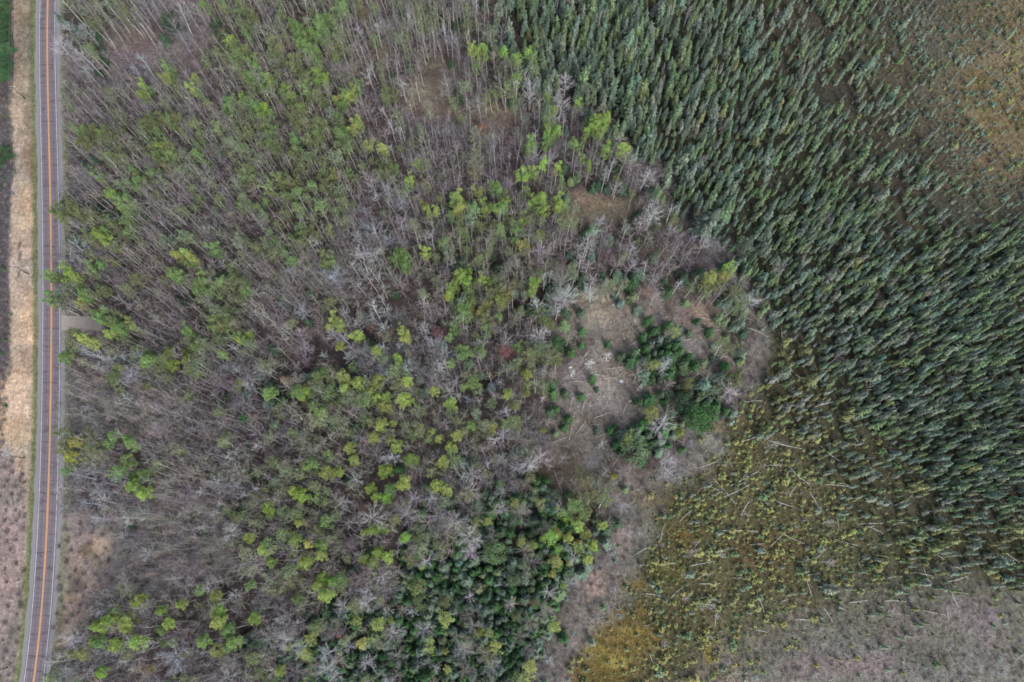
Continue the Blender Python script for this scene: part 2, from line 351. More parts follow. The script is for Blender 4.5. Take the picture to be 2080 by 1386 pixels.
def conifer(g, h=11., rad=1.1, n=120, droop=.25, bare=.08, wd=.3, club=.3, power=.7):
    tr = MB(); cr = MB()
    ben = g.normal(0, .02, 2) * h
    tr.tube([(0, 0, -.4), (ben[0] * .3, ben[1] * .3, h * .5), (ben[0], ben[1], h * .97)], [.011 * h, .007 * h, .002 * h], (1, 1, 1), 4)
    lob = g.uniform(0, 6.28, 3); cb = g.uniform(0, club)
    def prof(t, az):
        return rad * ((1 - t) ** power * (1 + .16 * np.sin(2 * az + lob[0] + 7 * t) + .14 * np.sin(3 * az + lob[1] - 9 * t)) + cb * np.exp(-((t - .82) / .09) ** 2) * .55) + .06
    # ragged inner mass
    k = 7; ts = [bare, .25, .45, .62, .78, .9, .99]; V = []
    for t in ts:
        for q in range(k):
            az = q * 6.283 / k + t * 5; r = float(prof(t, az)) * g.uniform(.35, .68)
            V.append((ben[0] * t + r * math.cos(az), ben[1] * t + r * math.sin(az), h * t + g.normal(0, .02 * h)))
    T = []
    for a in range(len(ts) - 1):
        for q in range(k):
            a0 = a * k + q; a1 = a * k + (q + 1) % k; T += [(a0, a1, a0 + k), (a1, a1 + k, a0 + k)]
    T += [(len(ts) * k - k, len(ts) * k - k + q, len(ts) * k - k + q + 1) for q in range(1, k - 1)]
    cr.add(V, T, np.repeat(jit((.8, .8, .8), len(ts) * k, g, .12), 1, 0))
    # branch sprays
    t = bare + (1 - bare) * (1 - np.sqrt(1 - g.uniform(0, .985, n))) ; az = g.uniform(0, 6.283, n)
    r1 = prof(t, az) * g.uniform(.72, 1.3, n); r0 = r1 * g.uniform(.15, .45, n); w_ = (wd * (.5 + .5 * r1 / rad)) * g.uniform(.6, 1.3, n)
    c, s_ = np.cos(az), np.sin(az); z0 = h * t + .1; z1 = z0 - r1 * droop * g.uniform(.2, 1.6, n); ox, oy = ben[0] * t, ben[1] * t
    rm = r0 * .35 + r1 * .65; zm = (z0 * .4 + z1 * .6)
    V = np.stack([np.stack([ox + r0 * c, oy + r0 * s_, z0], 1), np.stack([ox + rm * c - w_ * s_, oy + rm * s_ + w_ * c, zm - .06], 1),
                  np.stack([ox + r1 * c, oy + r1 * s_, z1], 1), np.stack([ox + rm * c + w_ * s_, oy + rm * s_ - w_ * c, zm - .06], 1)], 1).reshape(-1, 3)
    base = (np.arange(n) * 4)[:, None, None]; T = (base + np.array([[0, 1, 2], [0, 2, 3]])[None]).reshape(-1, 3)
    f = g.uniform(.62, 1.4, (n, 1)) * np.array([[1, 1, 1]]) * (1 + g.normal(0, .05, (n, 3)))
    cr.add(V, T, np.repeat(f, 4, 0))
    cr.spikes([(ben[0], ben[1], h * .88)], [(ben[0], ben[1], h * 1.03)], .08, (1.2, 1.2, 1.2))
    return [tr.arr(), cr.arr()]
def pine(g, h=16., rad=4., n=1900, sz=.42):
    tr = MB(); cr = MB()
    tr.tube([(0, 0, -.5), (.2, .1, h * .5), (.1, .3, h * .9)], [.2, .15, .05], (1, 1, 1), 6)
    cl = []
    for k in range(46):
        t = g.uniform(.35, 1); az = g.uniform(0, 6.28); r = rad * math.sqrt(max(0, 1 - ((t - .55) / .5) ** 2)) * g.uniform(.35, .95)
        p = np.array([r * math.cos(az), r * math.sin(az), h * t]); cl.append(p)
        tr.tube([(0, 0, max(h * t - r * .4, h * .2)), p * np.array([.5, .5, 1]) - np.array([0, 0, .2]), p], [.07, .05, .02], (.9, .9, .9), 3)
    cl = np.array(cl); pick = g.integers(0, len(cl), n)
    q = cl[pick] + g.normal(0, 1, (n, 3)) * np.array([.5, .5, .28]) * rad * .3
    f = g.uniform(.75, 1.2, len(cl))[pick][:, None]
    cr.leaves(q, sz, np.clip(f * jit((1, 1, 1), n, g, .12), .3, 1.6), g, .3)
    return [tr.arr(), cr.arr()]
def shrub(g, h=2.2, rad=1.4, n=60, leaf=0, lsz=.25, tr_=.03):
    cr = MB()
    az = g.uniform(0, 6.28, n); rr = rad * np.sqrt(g.uniform(0, 1, n))
    base = np.stack([np.cos(az) * rr * .2, np.sin(az) * rr * .2, np.full(n, -.1)], 1)
    top = np.stack([np.cos(az) * rr, np.sin(az) * rr, h * g.uniform(.5, 1, n) * (1 - .35 * rr / rad)], 1)
    cr.spikes(base, top, tr_, jit((1, 1, 1), n, g, .12))
    b2 = base + (top - base) * g.uniform(.4, .9, (n, 1)); t2 = b2 + g.normal(0, .28, (n, 3)) * rad + np.array([0, 0, .2])
    cr.spikes(b2, t2, tr_ * .7, jit((1, 1, 1), n, g, .12))
    if leaf:
        q = top[g.integers(0, n, leaf)] + g.normal(0, .18, (leaf, 3)) * rad
        cr.leaves(q, lsz, jit((1, 1, 1), leaf, g, .14), g)
    return [cr.arr()]
G = lambda s: np.random.default_rng(s)
# reference heights
PROTO = {
    'birch':  (20., [hardwood(G(100 + i), 20, 1.9 + .5 * (i % 3), .45, 15, .3, .024, 12) for i in range(8)]),
    'maple':  (16., [hardwood(G(130 + i), 16, 2.1 + .45 * (i % 4), .3 + .04 * (i % 5), 15 + 3 * (i % 4), .45 + .06 * (i % 3), .021, 21) for i in range(12)]),
    'aspen':  (20., [hardwood(G(160 + i), 20, 1.35 + .3 * (i % 3), .5, 15, .28, .026, 6, leaf=24, leafsz=.3) for i in range(9)]),
    'lush':   (20., [hardwood(G(420 + i), 20, 1.5, .48, 17, .28, .028, 5, leaf=44, leafsz=.34) for i in range(6)]),
    'wide':   (18., [broad(G(190 + i), 18, 3.0 + .3 * (i % 3)) for i in range(8)]),
    'sapling': (10., [hardwood(G(220 + i), 10, 1.1, .25, 11, .3, .028, 9) for i in range(6)]),
    'spruce': (9., [conifer(G(250 + i), 9,   .85 + .15 * (i % 5), 140, .4, .08, .19, .6, .48) for i in range(12)]),
    'fir':    (8., [conifer(G(280 + i), 8, 1.75, 260, .25, .03, .24, .2, .8) for i in range(8)]),
    'dwarf':  (3., [conifer(G(310 + i), 3, .85, 60, .1, .0, .2, .3, .45) for i in range(8)]),
    'pine':   (16., [pine(G(340 + i), 16, 4.) for i in range(4)]),
    'shrub':  (2.2, [shrub(G(370 + i)) for i in range(6)]),
    'leafy':  (2.2, [shrub(G(390 + i), leaf=90) for i in range(5)]),
}
NOTRUNK = {'shrub', 'leafy', 'dwarf'}
PMAT = {'birch': (M_BARK, M_TWIG), 'maple': (M_BARK, M_TWIG), 'sapling': (M_BARK, M_TWIG), 'aspen': (M_BARK, M_LEAF), 'wide': (M_BARK, M_LEAF), 'lush': (M_BARK, M_LEAF),
        'spruce': (M_BARK, M_NEEDLE), 'fir': (M_BARK, M_NEEDLE), 'dwarf': (M_BARK, M_NEEDLE), 'pine': (M_BARK, M_NEEDLE),
        'shrub': (M_TWIG,), 'leafy': (M_BRUSH,)}
# tones: name -> (adjective, crown albedo, bark albedo)
WHB = (.50, .49, .46)
TONE = {
    'lime': ('bright lime-green', (.26, .38, .10), WHB), 'yellow': ('yellow-green', (.31, .38, .12), WHB),
    'green': ('fresh green', (.19, .29, .11), WHB), 'olive': ('dull olive-green', (.18, .215, .105), WHB), 'pale': ('pale grey-green', (.20, .235, .15), WHB),
    'gold': ('golden yellow', (.34, .37, .09), WHB),
    'white': ('whitish', (.38, .38, .39), (.55, .55, .56)), 'blue': ('bluish-white', (.31, .355, .38), (.42, .46, .49)),
    'beige': ('beige-grey', (.235, .22, .195), (.38, .37, .34)), 'mauve': ('purplish-grey', (.19, .172, .18), (.33, .315, .325)),
    'brown': ('brownish', (.15, .125, .115), (.26, .23, .2)), 'budding': ('green-budding', (.195, .205, .145), (.44, .44, .40)),
    'dark': ('dark green', (.06, .10, .062), (.12, .1, .09)), 'bluegreen': ('blue-green', (.125, .172, .132), (.14, .13, .12)),
    'sgreen': ('mid green', (.13, .185, .10), (.12, .1, .09)), 'sgrey': ('grey-green', (.175, .21, .16), (.17, .16, .15)),
    'solive': ('olive-tinged', (.17, .19, .09), (.15, .13, .1)), 'frost': ('pale silvery-blue', (.19, .235, .22), (.25, .25, .25)),
    'deep': ('deep green', (.058, .125, .052), (.12, .1, .09)), 'rust': ('rusty brown', (.22, .14, .10), (.2, .15, .12)),
    'red': ('red-budded', (.29, .15, .14), (.25, .16, .15)), 'dullred': ('dull reddish', (.20, .13, .13), (.22, .16, .16)),
    'ylime': ('yellow-olive', (.24, .25, .10), (.15, .13, .1)), 'orange': ('orange-red', (.36, .16, .11), (.25, .16, .12)),
}
# ------------------------------------------------------------------ the setting: ground, road, verges
ZC = dict(l=(98, 92, 96), t=(184, 162, 138), g=(112, 120, 82), r=(150, 146, 142), j=(84, 76, 72), b=(100, 88, 92), a=(126, 112, 114), o=(90, 80, 82), m=(96, 83, 84),
          h=(132, 120, 102), s=(68, 70, 56), w=(96, 84, 87), S=(80, 76, 62), q=(98, 94, 76), Q=(132, 118, 84), B=(126, 119, 115), G=(94, 82, 82), d=(160, 144, 136),
          c=(136, 128, 119), k=(52, 54, 46), n=(132, 123, 118), v=(86, 84, 62), x=(98, 94, 64), p=(130, 127, 116), f=(118, 102, 46), y=(80, 74, 62))
ZCOL = np.array([alb(ZC[c]) for c in LET])
def seg_patches(u, v, C):
    """real patches of their own colour: moss, dry grass, worn soil; also shade painted along the spruce edge"""
    for (pu, pv, ru, rv, c) in [
        (1250, 1345, 30, 16, (152, 138, 56)), (1215, 1320, 26, 12, (148, 128, 46)), (1285, 1282, 24, 10, (160, 140, 40)), (1262, 1300, 30, 10, (136, 114, 52)), (1330, 1290, 24, 22, (130, 110, 54)), (1225, 1355, 14, 10, (140, 116, 44)), (1260, 1245, 16, 16, (134, 112, 44)), (1300, 1240, 10, 16, (140, 108, 44)),
        (50, 70, 26, 120, (134, 124, 106)), (58, 230, 16, 70, (148, 132, 108)), (66, 370, 8, 100, (134, 108, 94)), (70, 520, 7, 60, (130, 112, 94)), (40, 505, 2.2, 26, (84, 74, 62)), (39, 560, 2.2, 14, (90, 78, 66)), (50, 647, 6, 2, (80, 72, 60)), (42, 757, 26, 2, (120, 96, 76)),
        (42, 945, 3, 12, (84, 76, 62)), (41, 975, 3, 12, (84, 76, 62)), (39, 1005, 4, 5, (80, 84, 56)), (38, 1046, 3, 10, (84, 72, 60)), (33, 1086, 4, 7, (84, 88, 66)), (46, 1095, 4, 6, (90, 92, 70)), (46, 1185, 3, 22, (92, 80, 66)), (20, 1290, 3, 30, (104, 92, 80)), (41, 909, 4, 3, (80, 74, 50)), (1390, 1090, 40, 20, (122, 104, 44)), (1310, 1010, 30, 18, (120, 108, 84)),
        (1440, 1330, 12, 24, (146, 134, 30)), (1350, 1165, 50, 40, (100, 98, 44)), (1290, 1190, 30, 14, (128, 110, 52)), (1560, 1120, 90, 50, (108, 90, 54)),
        (1220, 640, 40, 18, (152, 140, 124)), (1300, 625, 44, 14, (146, 132, 112)), (1180, 700, 30, 20, (112, 98, 88)), (1290, 740, 30, 18, (118, 110, 100)), (1360, 620, 16, 22, (108, 92, 78)), (1210, 850, 40, 20, (116, 102, 92)), (1440, 760, 30, 20, (128, 114, 104)), (1430, 640, 50, 26, (168, 146, 134)), (1230, 600, 60, 16, (176, 160, 140)),
        *[(a, b, 16, 16, (70, 64, 58)) for a, b in [(1040, 15), (1046, 45), (1056, 75), (1074, 105), (1098, 140), (1128, 172), (1160, 198), (1200, 212), (1245, 240), (1282, 280), (1315, 325), (1345, 365), (1372, 405), (1405, 440)]], (1230, 780, 60, 40, (160, 148, 134)), (1400, 700, 40, 30, (160, 150, 145)), (1190, 400, 50, 16, (152, 136, 118)), (1225, 415, 60, 12, (146, 130, 104)),  # row of dark patches paints the spruce stand's rim shadow into the ground
        (885, 130, 36, 20, (132, 124, 108)), (780, 105, 16, 36, (136, 126, 104)), (1010, 220, 40, 12, (150, 136, 104)), (1010, 248, 40, 12, (130, 112, 98)),
        (265, 75, 60, 24, (134, 122, 112)), (2020, 250, 40, 60, (128, 114, 76)), (2050, 60, 30, 24, (120, 104, 74)), (1990, 160, 24, 20, (120, 100, 60)), (2010, 330, 24, 16, (118, 96, 70)), (1700, 1350, 120, 26, (142, 126, 120)),
        (1960, 1250, 70, 40, (138, 128, 126)), (1880, 1330, 50, 30, (112, 110, 98)), (1800, 1290, 60, 20, (116, 108, 98)), (1210, 1190, 26, 30, (176, 150, 138)), (1270, 1100, 20, 40, (165, 142, 130)), (1455, 868, 12, 10, (150, 122, 108)),
        (30, 800, 40, 60, (224, 190, 150)), (20, 880, 40, 40, (222, 184, 140)), (60, 650, 22, 60, (220, 184, 146)), (50, 420, 20, 60, (206, 176, 134)),
        (55, 320, 14, 40, (150, 124, 96)), (200, 1110, 26, 26, (188, 158, 130)), (160, 1150, 16, 30, (176, 152, 134)), (175, 1120, 16, 14, (120, 108, 80)), (160, 1180, 20, 26, (128, 112, 104)), (190, 1190, 14, 16, (176, 150, 124)), (150, 1250, 26, 24, (180, 152, 132)), (125, 1290, 10, 24, (190, 160, 130)), (150, 1215, 30, 8, (190, 164, 140)), (200, 1145, 20, 12, (150, 136, 110)), (20, 1150, 26, 120, (172, 146, 140)),
        (990, 610, 30, 20, (100, 84, 76)), (900, 690, 16, 30, (86, 68, 72)), (700, 870, 80, 50, (92, 78, 76)),
        (620, 870, 70, 60, (98, 84, 80)), (1140, 640, 18, 20, (150, 120, 90)), (1320, 595, 16, 14, (170, 115, 60)), (1480, 1392, 160, 14, (140, 126, 118)),
        (290, 1360, 26, 10, (170, 130, 95)), (960, 1040, 20, 16, (140, 112, 90)), (1110, 930, 40, 20, (135, 112, 95)), (920, 1180, 36, 18, (120, 92, 80))]:
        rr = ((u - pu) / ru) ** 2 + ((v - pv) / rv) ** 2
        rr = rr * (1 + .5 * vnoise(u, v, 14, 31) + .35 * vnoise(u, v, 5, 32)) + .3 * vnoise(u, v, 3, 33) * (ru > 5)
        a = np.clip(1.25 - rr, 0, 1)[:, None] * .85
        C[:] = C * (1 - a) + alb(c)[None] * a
    return C
def ground_cols(x, y):
    u, v = px(x, y)
    C = np.zeros((len(x), 3))
    far = soft(u, v)
    for k in range(12):
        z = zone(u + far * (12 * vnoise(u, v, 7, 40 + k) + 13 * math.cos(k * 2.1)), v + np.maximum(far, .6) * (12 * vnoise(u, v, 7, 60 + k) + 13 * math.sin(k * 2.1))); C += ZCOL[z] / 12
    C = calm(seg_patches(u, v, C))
    C *= (1 + .16 * vnoise(x, y, 5, 21) + .12 * vnoise(x, y, 1.7, 22))[:, None]
    C[:, 0] *= 1 + .07 * vnoise(x, y, 9, 23); C[:, 2] *= 1 - .1 * vnoise(x, y, 12, 24)
    # green roadside grass strip and tan grass beyond
    d = x - road_x(y)
    gcol = alb((112, 122, 82)); w_ = 1.1 + .5 * vnoise(x, y, 6, 25)
    lm = np.exp(-((d + 5.7) / w_) ** 2); rm = np.exp(-((d - 5.9) / w_) ** 2) * .7
    a = np.clip(lm + rm, 0, 1)[:, None] * .9
    return np.clip(C * (1 - a) + gcol[None] * a, .004, .9)
gx0, gx1, gy0, gy1, st = -250, 250, -85, 262, .8
nx, ny = int((gx1 - gx0) / st) + 1, int((gy1 - gy0) / st) + 1
X, Y = np.meshgrid(np.linspace(gx0, gx1, nx), np.linspace(gy0, gy1, ny)); X = X.ravel(); Y = Y.ravel()
ed = np.clip(np.minimum(np.minimum(X - gx0, gx1 - X), np.minimum(Y - gy0, gy1 - Y)) / 10, 0, 1)
Z = gz(X, Y) * ed
ii = np.arange(nx * ny).reshape(ny, nx)
Q = np.stack([ii[:-1, :-1], ii[:-1, 1:], ii[1:, 1:], ii[1:, :-1]], -1).reshape(-1, 4)
V = np.stack([X, Y, Z], 1); C = ground_cols(X, Y)
# outer skirt out to the horizon, one sheet with the inner grid
bo = np.concatenate([ii[0, :], ii[1:, -1], ii[-1, -2::-1], ii[-2:0:-1, 0]])
cxm, cym = 0, 88
vs = [V]; cs = [C]; last = bo; n0 = len(V)
for f in (1.6, 4, 14):
    P = V[bo].copy(); P[:, 0] = cxm + (P[:, 0] - cxm) * f; P[:, 1] = cym + (P[:, 1] - cym) * f; P[:, 2] = 0
    vs.append(P); cs.append(C[bo]); cur = np.arange(n0, n0 + len(bo)); n0 += len(bo)
    Q = np.concatenate([Q, np.stack([last, cur, np.roll(cur, -1), np.roll(last, -1)], 1)]); last = cur
tag(mk("ground", np.concatenate(vs), Q, np.concatenate(cs), [M_GROUND]), kind="structure")
YS = np.arange(-320, 480, 2.0)
def strip(name, o0, o1, z, m, y0=-320, y1=480, wob=0, seed=1):
    ys = np.arange(y0, y1 + .01, min(2.0, (y1 - y0) / 2)); xr = road_x(ys); sl = np.gradient(xr, ys); nl = np.sqrt(1 + sl * sl)
    a0 = o0 + wob * vnoise(ys, ys * 0, 3, seed); a1 = o1 + wob * vnoise(ys, ys * 0, 3, seed + 5)
    A = np.stack([xr + a0 / nl, ys - a0 * sl / nl, np.full_like(ys, z)], 1); B = np.stack([xr + a1 / nl, ys - a1 * sl / nl, np.full_like(ys, z)], 1)
    V = np.empty((len(ys) * 2, 3)); V[0::2] = A; V[1::2] = B; n = len(ys)
    i = np.arange(n - 1) * 2; T = np.stack([i, i + 1, i + 3, i + 2], 1)
    o = mk(name, V, T, None, [m]); return tag(o, kind="structure")
strip("road_shoulder", -4.7, 4.95, .030, M_GRAV, wob=.4)
strip("road", -3.35, 3.45, .050, M_ASPH)
for o_w in (-2.35, -.95, .95, 2.35): strip('road_wear', o_w - .28, o_w + .28, .053, M_WEAR, wob=.12, seed=int(o_w * 10) + 400)
stn = [(YS_[0], YS_[1]) for YS_ in ((-300, -20), (-8, 24), (44, 70), (76, 150), (160, 230))]
for (a_, b_) in stn: strip("road_stain", -.55, .6, .056, M_STAIN, a_, b_, wob=.18, seed=int(a_) + 900)
for s_ in (-1, 1): strip("road_marking", s_ * 3.0 - .11, s_ * 3.0 + .11, .062, M_WHITE)
for s_ in (-1, 1): strip("road_marking", s_ * .16 - .1, s_ * .16 + .1, .062, M_YEL)
for k, (v_, l_, r__) in enumerate([(57, -3, 3), (131, -2.6, 2.4), (246, -2.8, 2.2), (378, -2.6, 2.2), (500, -2.9, 3), (667, -2.9, 2.9), (776, -2.7, 2.5), (1121, -2.9, 2.0), (1332, -3, 2.9), (938, .4, 2.8), (1250, -2.9, 1.0)]):
    yc = float(at(100, v_)[1]); n = 14; dd = np.linspace(l_, r__, n); yy = yc - .10 * np.abs(dd) + .22 * vnoise(dd, dd * 0, 1.3, k + 3)
    wd = np.where(k < 9, .16, .07) * (1 + .35 * vnoise(dd, dd * 0, .8, k + 30)); xx = road_x(yc) + dd
    V = np.empty((2 * n, 3)); V[0::2] = np.stack([xx, yy - wd, np.full(n, .060)], 1); V[1::2] = np.stack([xx, yy + wd, np.full(n, .060)], 1)
    i = np.arange(n - 1) * 2; T = np.stack([i, i + 2, i + 3, i + 1], 1)
    tag(mk("road_tar_seal", V, T, None, [M_TAR]), kind="structure")
# gravel driveway off the right side
dp = [(121, 656, 17), (140, 656, 14), (160, 655, 13), (180, 656, 13), (198, 660, 12), (208, 664, 8)]
V = []
for (u_, v_, hw) in dp:
    for e in (-1, 1):
        x_, y_ = at(u_, v_ + e * hw); V.append((x_, y_, .024 if u_ < 130 else max(float(gz(x_, y_)), -.1) + .25))
T = [(2 * i, 2 * i + 1, 2 * i + 3, 2 * i + 2) for i in range(len(dp) - 1)]
tag(mk("driveway", V, T, None, [M_DRIVE]), kind="structure")
# ------------------------------------------------------------------ tree placing
# listed trees: crown centre in the photograph, crown radius in px, tone
LT = {}
LT['aspen'] = """345,153,18,yellow;289,192,14,lime;192,103,10,olive;338,318,28,olive;326,305,16,yellow;305,252,22,olive;352,246,20,olive;176,275,22,olive;212,275,18,olive;408,290,14,olive
395,166,13,yellow;498,206,14,lime;465,222,14,green;485,110,16,green;508,160,14,green;471,80,13,lime;252,412,18,green;226,395,12,lime;282,365,18,olive;133,428,22,olive;498,415,18,pale;505,358,20,olive;160,432,16,olive
206,473,18,lime;229,496,12,lime;192,543,15,green;131,540,10,lime;146,563,16,lime;112,566,14,olive;120,606,20,pale;176,600,16,green;166,612,13,yellow;212,590,12,olive;202,639,16,green;232,669,20,yellow;262,662,15,yellow;166,689,13,yellow;186,696,11,yellow
362,520,13,yellow;385,526,14,yellow;438,510,12,green;362,566,16,green;412,576,16,green;415,593,13,green;478,563,14,olive;495,596,18,olive;445,659,20,olive;495,689,18,yellow;388,679,14,green;402,706,16,green;349,719,13,lime;355,749,15,lime;382,726,18,yellow
279,712,10,green;305,739,16,green;136,722,17,green;246,755,15,olive;232,775,16,olive;302,785,10,olive;156,905,12,gold;232,888,22,green;262,898,18,green;488,779,12,yellow;458,888,18,pale;181,895,9,olive
151,933,14,gold;286,970,24,green;276,990,16,lime;302,1001,14,lime;265,933,15,green;504,1088,14,yellow;444,1206,14,yellow;232,1243,22,lime;208,1266,20,lime;249,1256,18,yellow;208,1296,18,lime;235,1306,15,lime;262,1276,15,yellow;282,1222,15,lime;161,1327,20,yellow
286,1300,17,lime;336,1236,11,lime;370,1222,11,yellow;339,1270,18,lime;346,1303,18,lime;450,1243,15,lime;444,1263,16,yellow;477,1276,14,green;470,1303,22,lime;447,1320,14,yellow;420,1306,14,green;212,1367,12,lime;312,1357,8,yellow
656,50,20,green;735,20,12,olive;620,80,24,green;600,60,18,green;580,190,15,lime;653,163,17,lime;593,133,18,olive;623,156,14,olive;533,226,16,lime;696,209,17,yellow;719,196,12,yellow;663,206,12,olive;726,256,14,yellow;692,275,14,green;789,192,18,olive
749,299,9,yellow;779,299,11,yellow;792,352,20,olive;832,368,10,lime;852,335,8,lime;666,368,24,olive;586,378,26,olive;875,428,15,yellow;931,418,18,yellow;1008,385,14,lime;971,391,10,yellow;1018,421,14,lime;988,428,12,yellow;968,103,13,yellow;988,106,13,lime;1028,106,10,lime
540,170,16,green;560,110,15,olive;510,40,16,olive;640,110,15,green;545,260,15,olive;610,230,16,olive;640,280,18,olive;560,300,16,olive;600,310,16,olive;520,130,15,green
819,533,22,green;812,515,14,olive;868,516,10,lime;935,560,18,lime;985,576,14,lime;951,576,13,lime;921,593,15,lime;951,626,18,ylime;978,633,17,ylime;1018,606,20,ylime;921,676,14,green;626,487,14,olive;556,493,20,pale;663,533,18,olive;822,679,14,yellow;765,715,13,yellow
729,686,12,yellow;683,659,15,yellow;812,732,10,lime;948,725,17,green;975,719,15,green;918,739,12,green;935,712,10,green;948,752,18,pale;961,782,17,green;699,762,15,yellow;726,775,15,yellow;702,788,15,yellow;732,818,15,yellow;772,772,15,yellow;756,798,15,yellow
779,805,18,yellow;782,825,16,yellow;819,815,17,yellow;825,778,13,yellow;613,805,22,lime;553,805,15,green;653,765,20,olive;882,798,10,yellow;918,825,15,yellow;994,822,14,pale;1024,805,13,yellow;795,858,9,yellow;779,865,15,yellow;762,888,14,yellow;809,908,13,lime;712,911,13,yellow
892,891,9,yellow;928,881,13,yellow;915,905,13,yellow;998,871,12,yellow;872,878,8,yellow;689,706,11,yellow;836,933,15,lime;718,933,12,yellow;664,957,15,yellow;691,957,12,yellow;644,960,7,yellow;755,987,12,lime;785,957,17,lime;769,1011,12,lime;789,1011,13,lime
819,987,15,yellow;789,994,12,green;903,940,15,yellow;890,987,13,yellow;907,997,13,yellow;822,1024,9,yellow;550,1034,15,lime;604,1004,13,yellow;624,1014,16,lime;577,1041,13,pale;611,1061,10,yellow;601,1101,15,lime;592,1123,9,lime;627,1105,10,yellow;654,1108,13,lime;658,1125,11,yellow
621,1145,15,yellow;540,1118,14,yellow;557,1148,11,yellow;742,1081,9,lime;762,1074,11,lime;782,1078,9,lime;819,1094,11,lime;772,1121,13,lime;792,1128,13,lime;738,1135,11,lime;762,1142,13,lime;762,1165,7,lime;658,1172,13,lime;675,1182,11,lime;644,1189,11,yellow;668,1209,15,yellow
611,1216,13,olive;856,1150,7,lime;764,1192,8,lime;775,1216,9,yellow;964,1058,12,green;843,1189,17,olive;903,1226,12,olive;523,1256,14,lime;587,1313,9,yellow;980,1286,8,gold;907,1320,7,yellow;792,1263,7,lime;574,1364,11,yellow
1262,305,15,lime;1206,265,22,lime;1226,249,14,lime;1120,270,18,lime;1112,290,15,green;1073,295,11,green;1093,342,13,lime;1062,358,12,lime;1130,345,8,lime;1229,309,11,lime;1183,325,7,lime;1199,338,6,lime;1133,418,15,lime;1103,398,12,lime;1080,415,10,lime;1105,428,12,lime;1063,451,11,lime
1086,146,11,pale;1055,119,9,lime;1111,199,7,lime;1126,226,7,lime;1173,212,8,lime;1070,116,8,lime;1438,566,14,yellow;1465,566,12,yellow;1485,546,11,lime;1080,583,13,lime;1096,639,15,olive;1120,659,13,olive;1070,762,12,yellow;1130,742,14,olive;1067,802,10,olive;1047,832,13,olive
1103,872,7,yellow;1325,842,15,ylime;1379,875,11,yellow;1090,487,13,ylime;1060,500,12,ylime;1168,1061,9,yellow;1131,1085,11,yellow;1104,1091,8,yellow;1084,1112,9,yellow;1158,1095,11,yellow;1221,1065,11,yellow;1188,1081,11,yellow;1201,1105,12,lime;1131,1135,14,yellow;1191,1135,12,yellow
1158,1142,8,yellow;1121,1165,8,yellow;1144,1189,7,yellow;1205,997,9,gold;1080,1222,9,olive;1050,1253,9,olive;1174,1011,9,olive;1198,1041,10,olive;1248,967,7,gold"""
LT['pine'] = """345,45,21,dark;445,62,17,dark;6,310,22,deep;0,14,24,deep;6,44,21,deep;4,72,22,deep;10,100,21,deep;2,128,22,deep;8,152,18,deep;2,1,22,dark;1130,700,19,deep;1425,850,32,deep;1290,915,30,sgreen;1008,1118,25,sgreen;855,1225,18,sgreen;1495,770,22,solive;1390,820,18,dark;1400,780,15,solive;1044,1180,14,sgreen;1520,500,18,bluegreen;1190,180,15,sgrey"""
LT['fir'] = """1215,375,10,dark;1235,378,10,dark;1203,380,9,dark;1266,380,11,dark;830,135,12,dark;1318,650,11,deep;1332,670,12,deep;1310,684,11,deep;1360,660,11,deep;1372,700,13,deep;1345,716,8,deep;1262,720,11,dark;1292,716,13,sgreen;1120,780,12,deep;1125,800,10,deep;1300,815,10,dark
1503,588,12,dark;1495,620,12,dark;1225,560,9,dark;1290,570,12,deep;1278,585,9,deep;1350,575,9,dark;1390,565,11,dark;1180,575,9,dark;1330,520,10,deep;1252,600,9,bluegreen;732,642,14,sgrey;576,769,11,rust;998,785,10,frost;1100,750,12,frost;1190,583,8,frost;1230,573,8,frost;940,937,11,frost;1084,997,11,sgreen;1272,994,8,sgreen
1420,650,8,deep;1475,650,9,sgreen;1455,700,9,sgrey;1182,702,6,deep;1235,700,7,deep;1213,790,6,dark;1205,770,9,deep;1181,805,9,deep;1155,850,11,deep;1147,868,9,deep;1213,874,7,dark;1325,770,9,dark;1345,800,10,dark;1440,815,10,dark;1460,790,9,dark;1500,650,10,sgrey;620,765,12,bluegreen;615,795,11,dark;545,780,12,dark;1130,830,8,deep"""
LT['maple'] = """186,722,18,blue;461,752,16,blue;382,516,12,white;712,706,16,white;895,725,14,white;848,739,16,beige;848,692,14,mauve;955,815,16,blue;610,636,18,blue;902,861,13,white;669,835,14,beige;530,852,15,mauve;994,700,14,mauve;726,477,10,white;789,1044,14,white;580,1253,15,white;708,1313,15,blue
701,1038,12,white;718,1175,14,white;900,1135,13,beige;970,1101,14,white;957,1212,14,white;883,1354,13,white;594,1290,13,white;537,1199,13,white;557,1280,12,white;1176,265,13,mauve;1292,378,13,mauve;1402,483,14,blue;1428,500,12,white;1265,1024,13,white;1141,933,11,white;1218,1007,11,white;1198,970,9,blue
192,960,22,blue;208,997,18,blue;181,1024,18,blue;208,1054,16,blue;447,984,18,white;255,1085,13,white;427,1175,13,blue;299,1236,15,white;235,1280,14,white;218,1330,18,white;460,1354,17,white;178,1293,12,white;145,1354,14,white;275,1360,14,white;640,870,12,beige;525,810,12,mauve;410,1120,14,mauve;350,1360,12,white;12,918,14,white
1030,715,17,red;980,258,12,red;740,1035,14,dullred;635,415,12,dullred;750,170,12,dullred;759,666,13,dullred;893,676,17,dullred;1035,282,6,red;628,782,8,orange;688,1291,5,red;1173,1100,5,orange;1340,560,11,beige;1130,545,10,white;1322,368,13,mauve;560,960,12,beige;1126,497,9,white"""
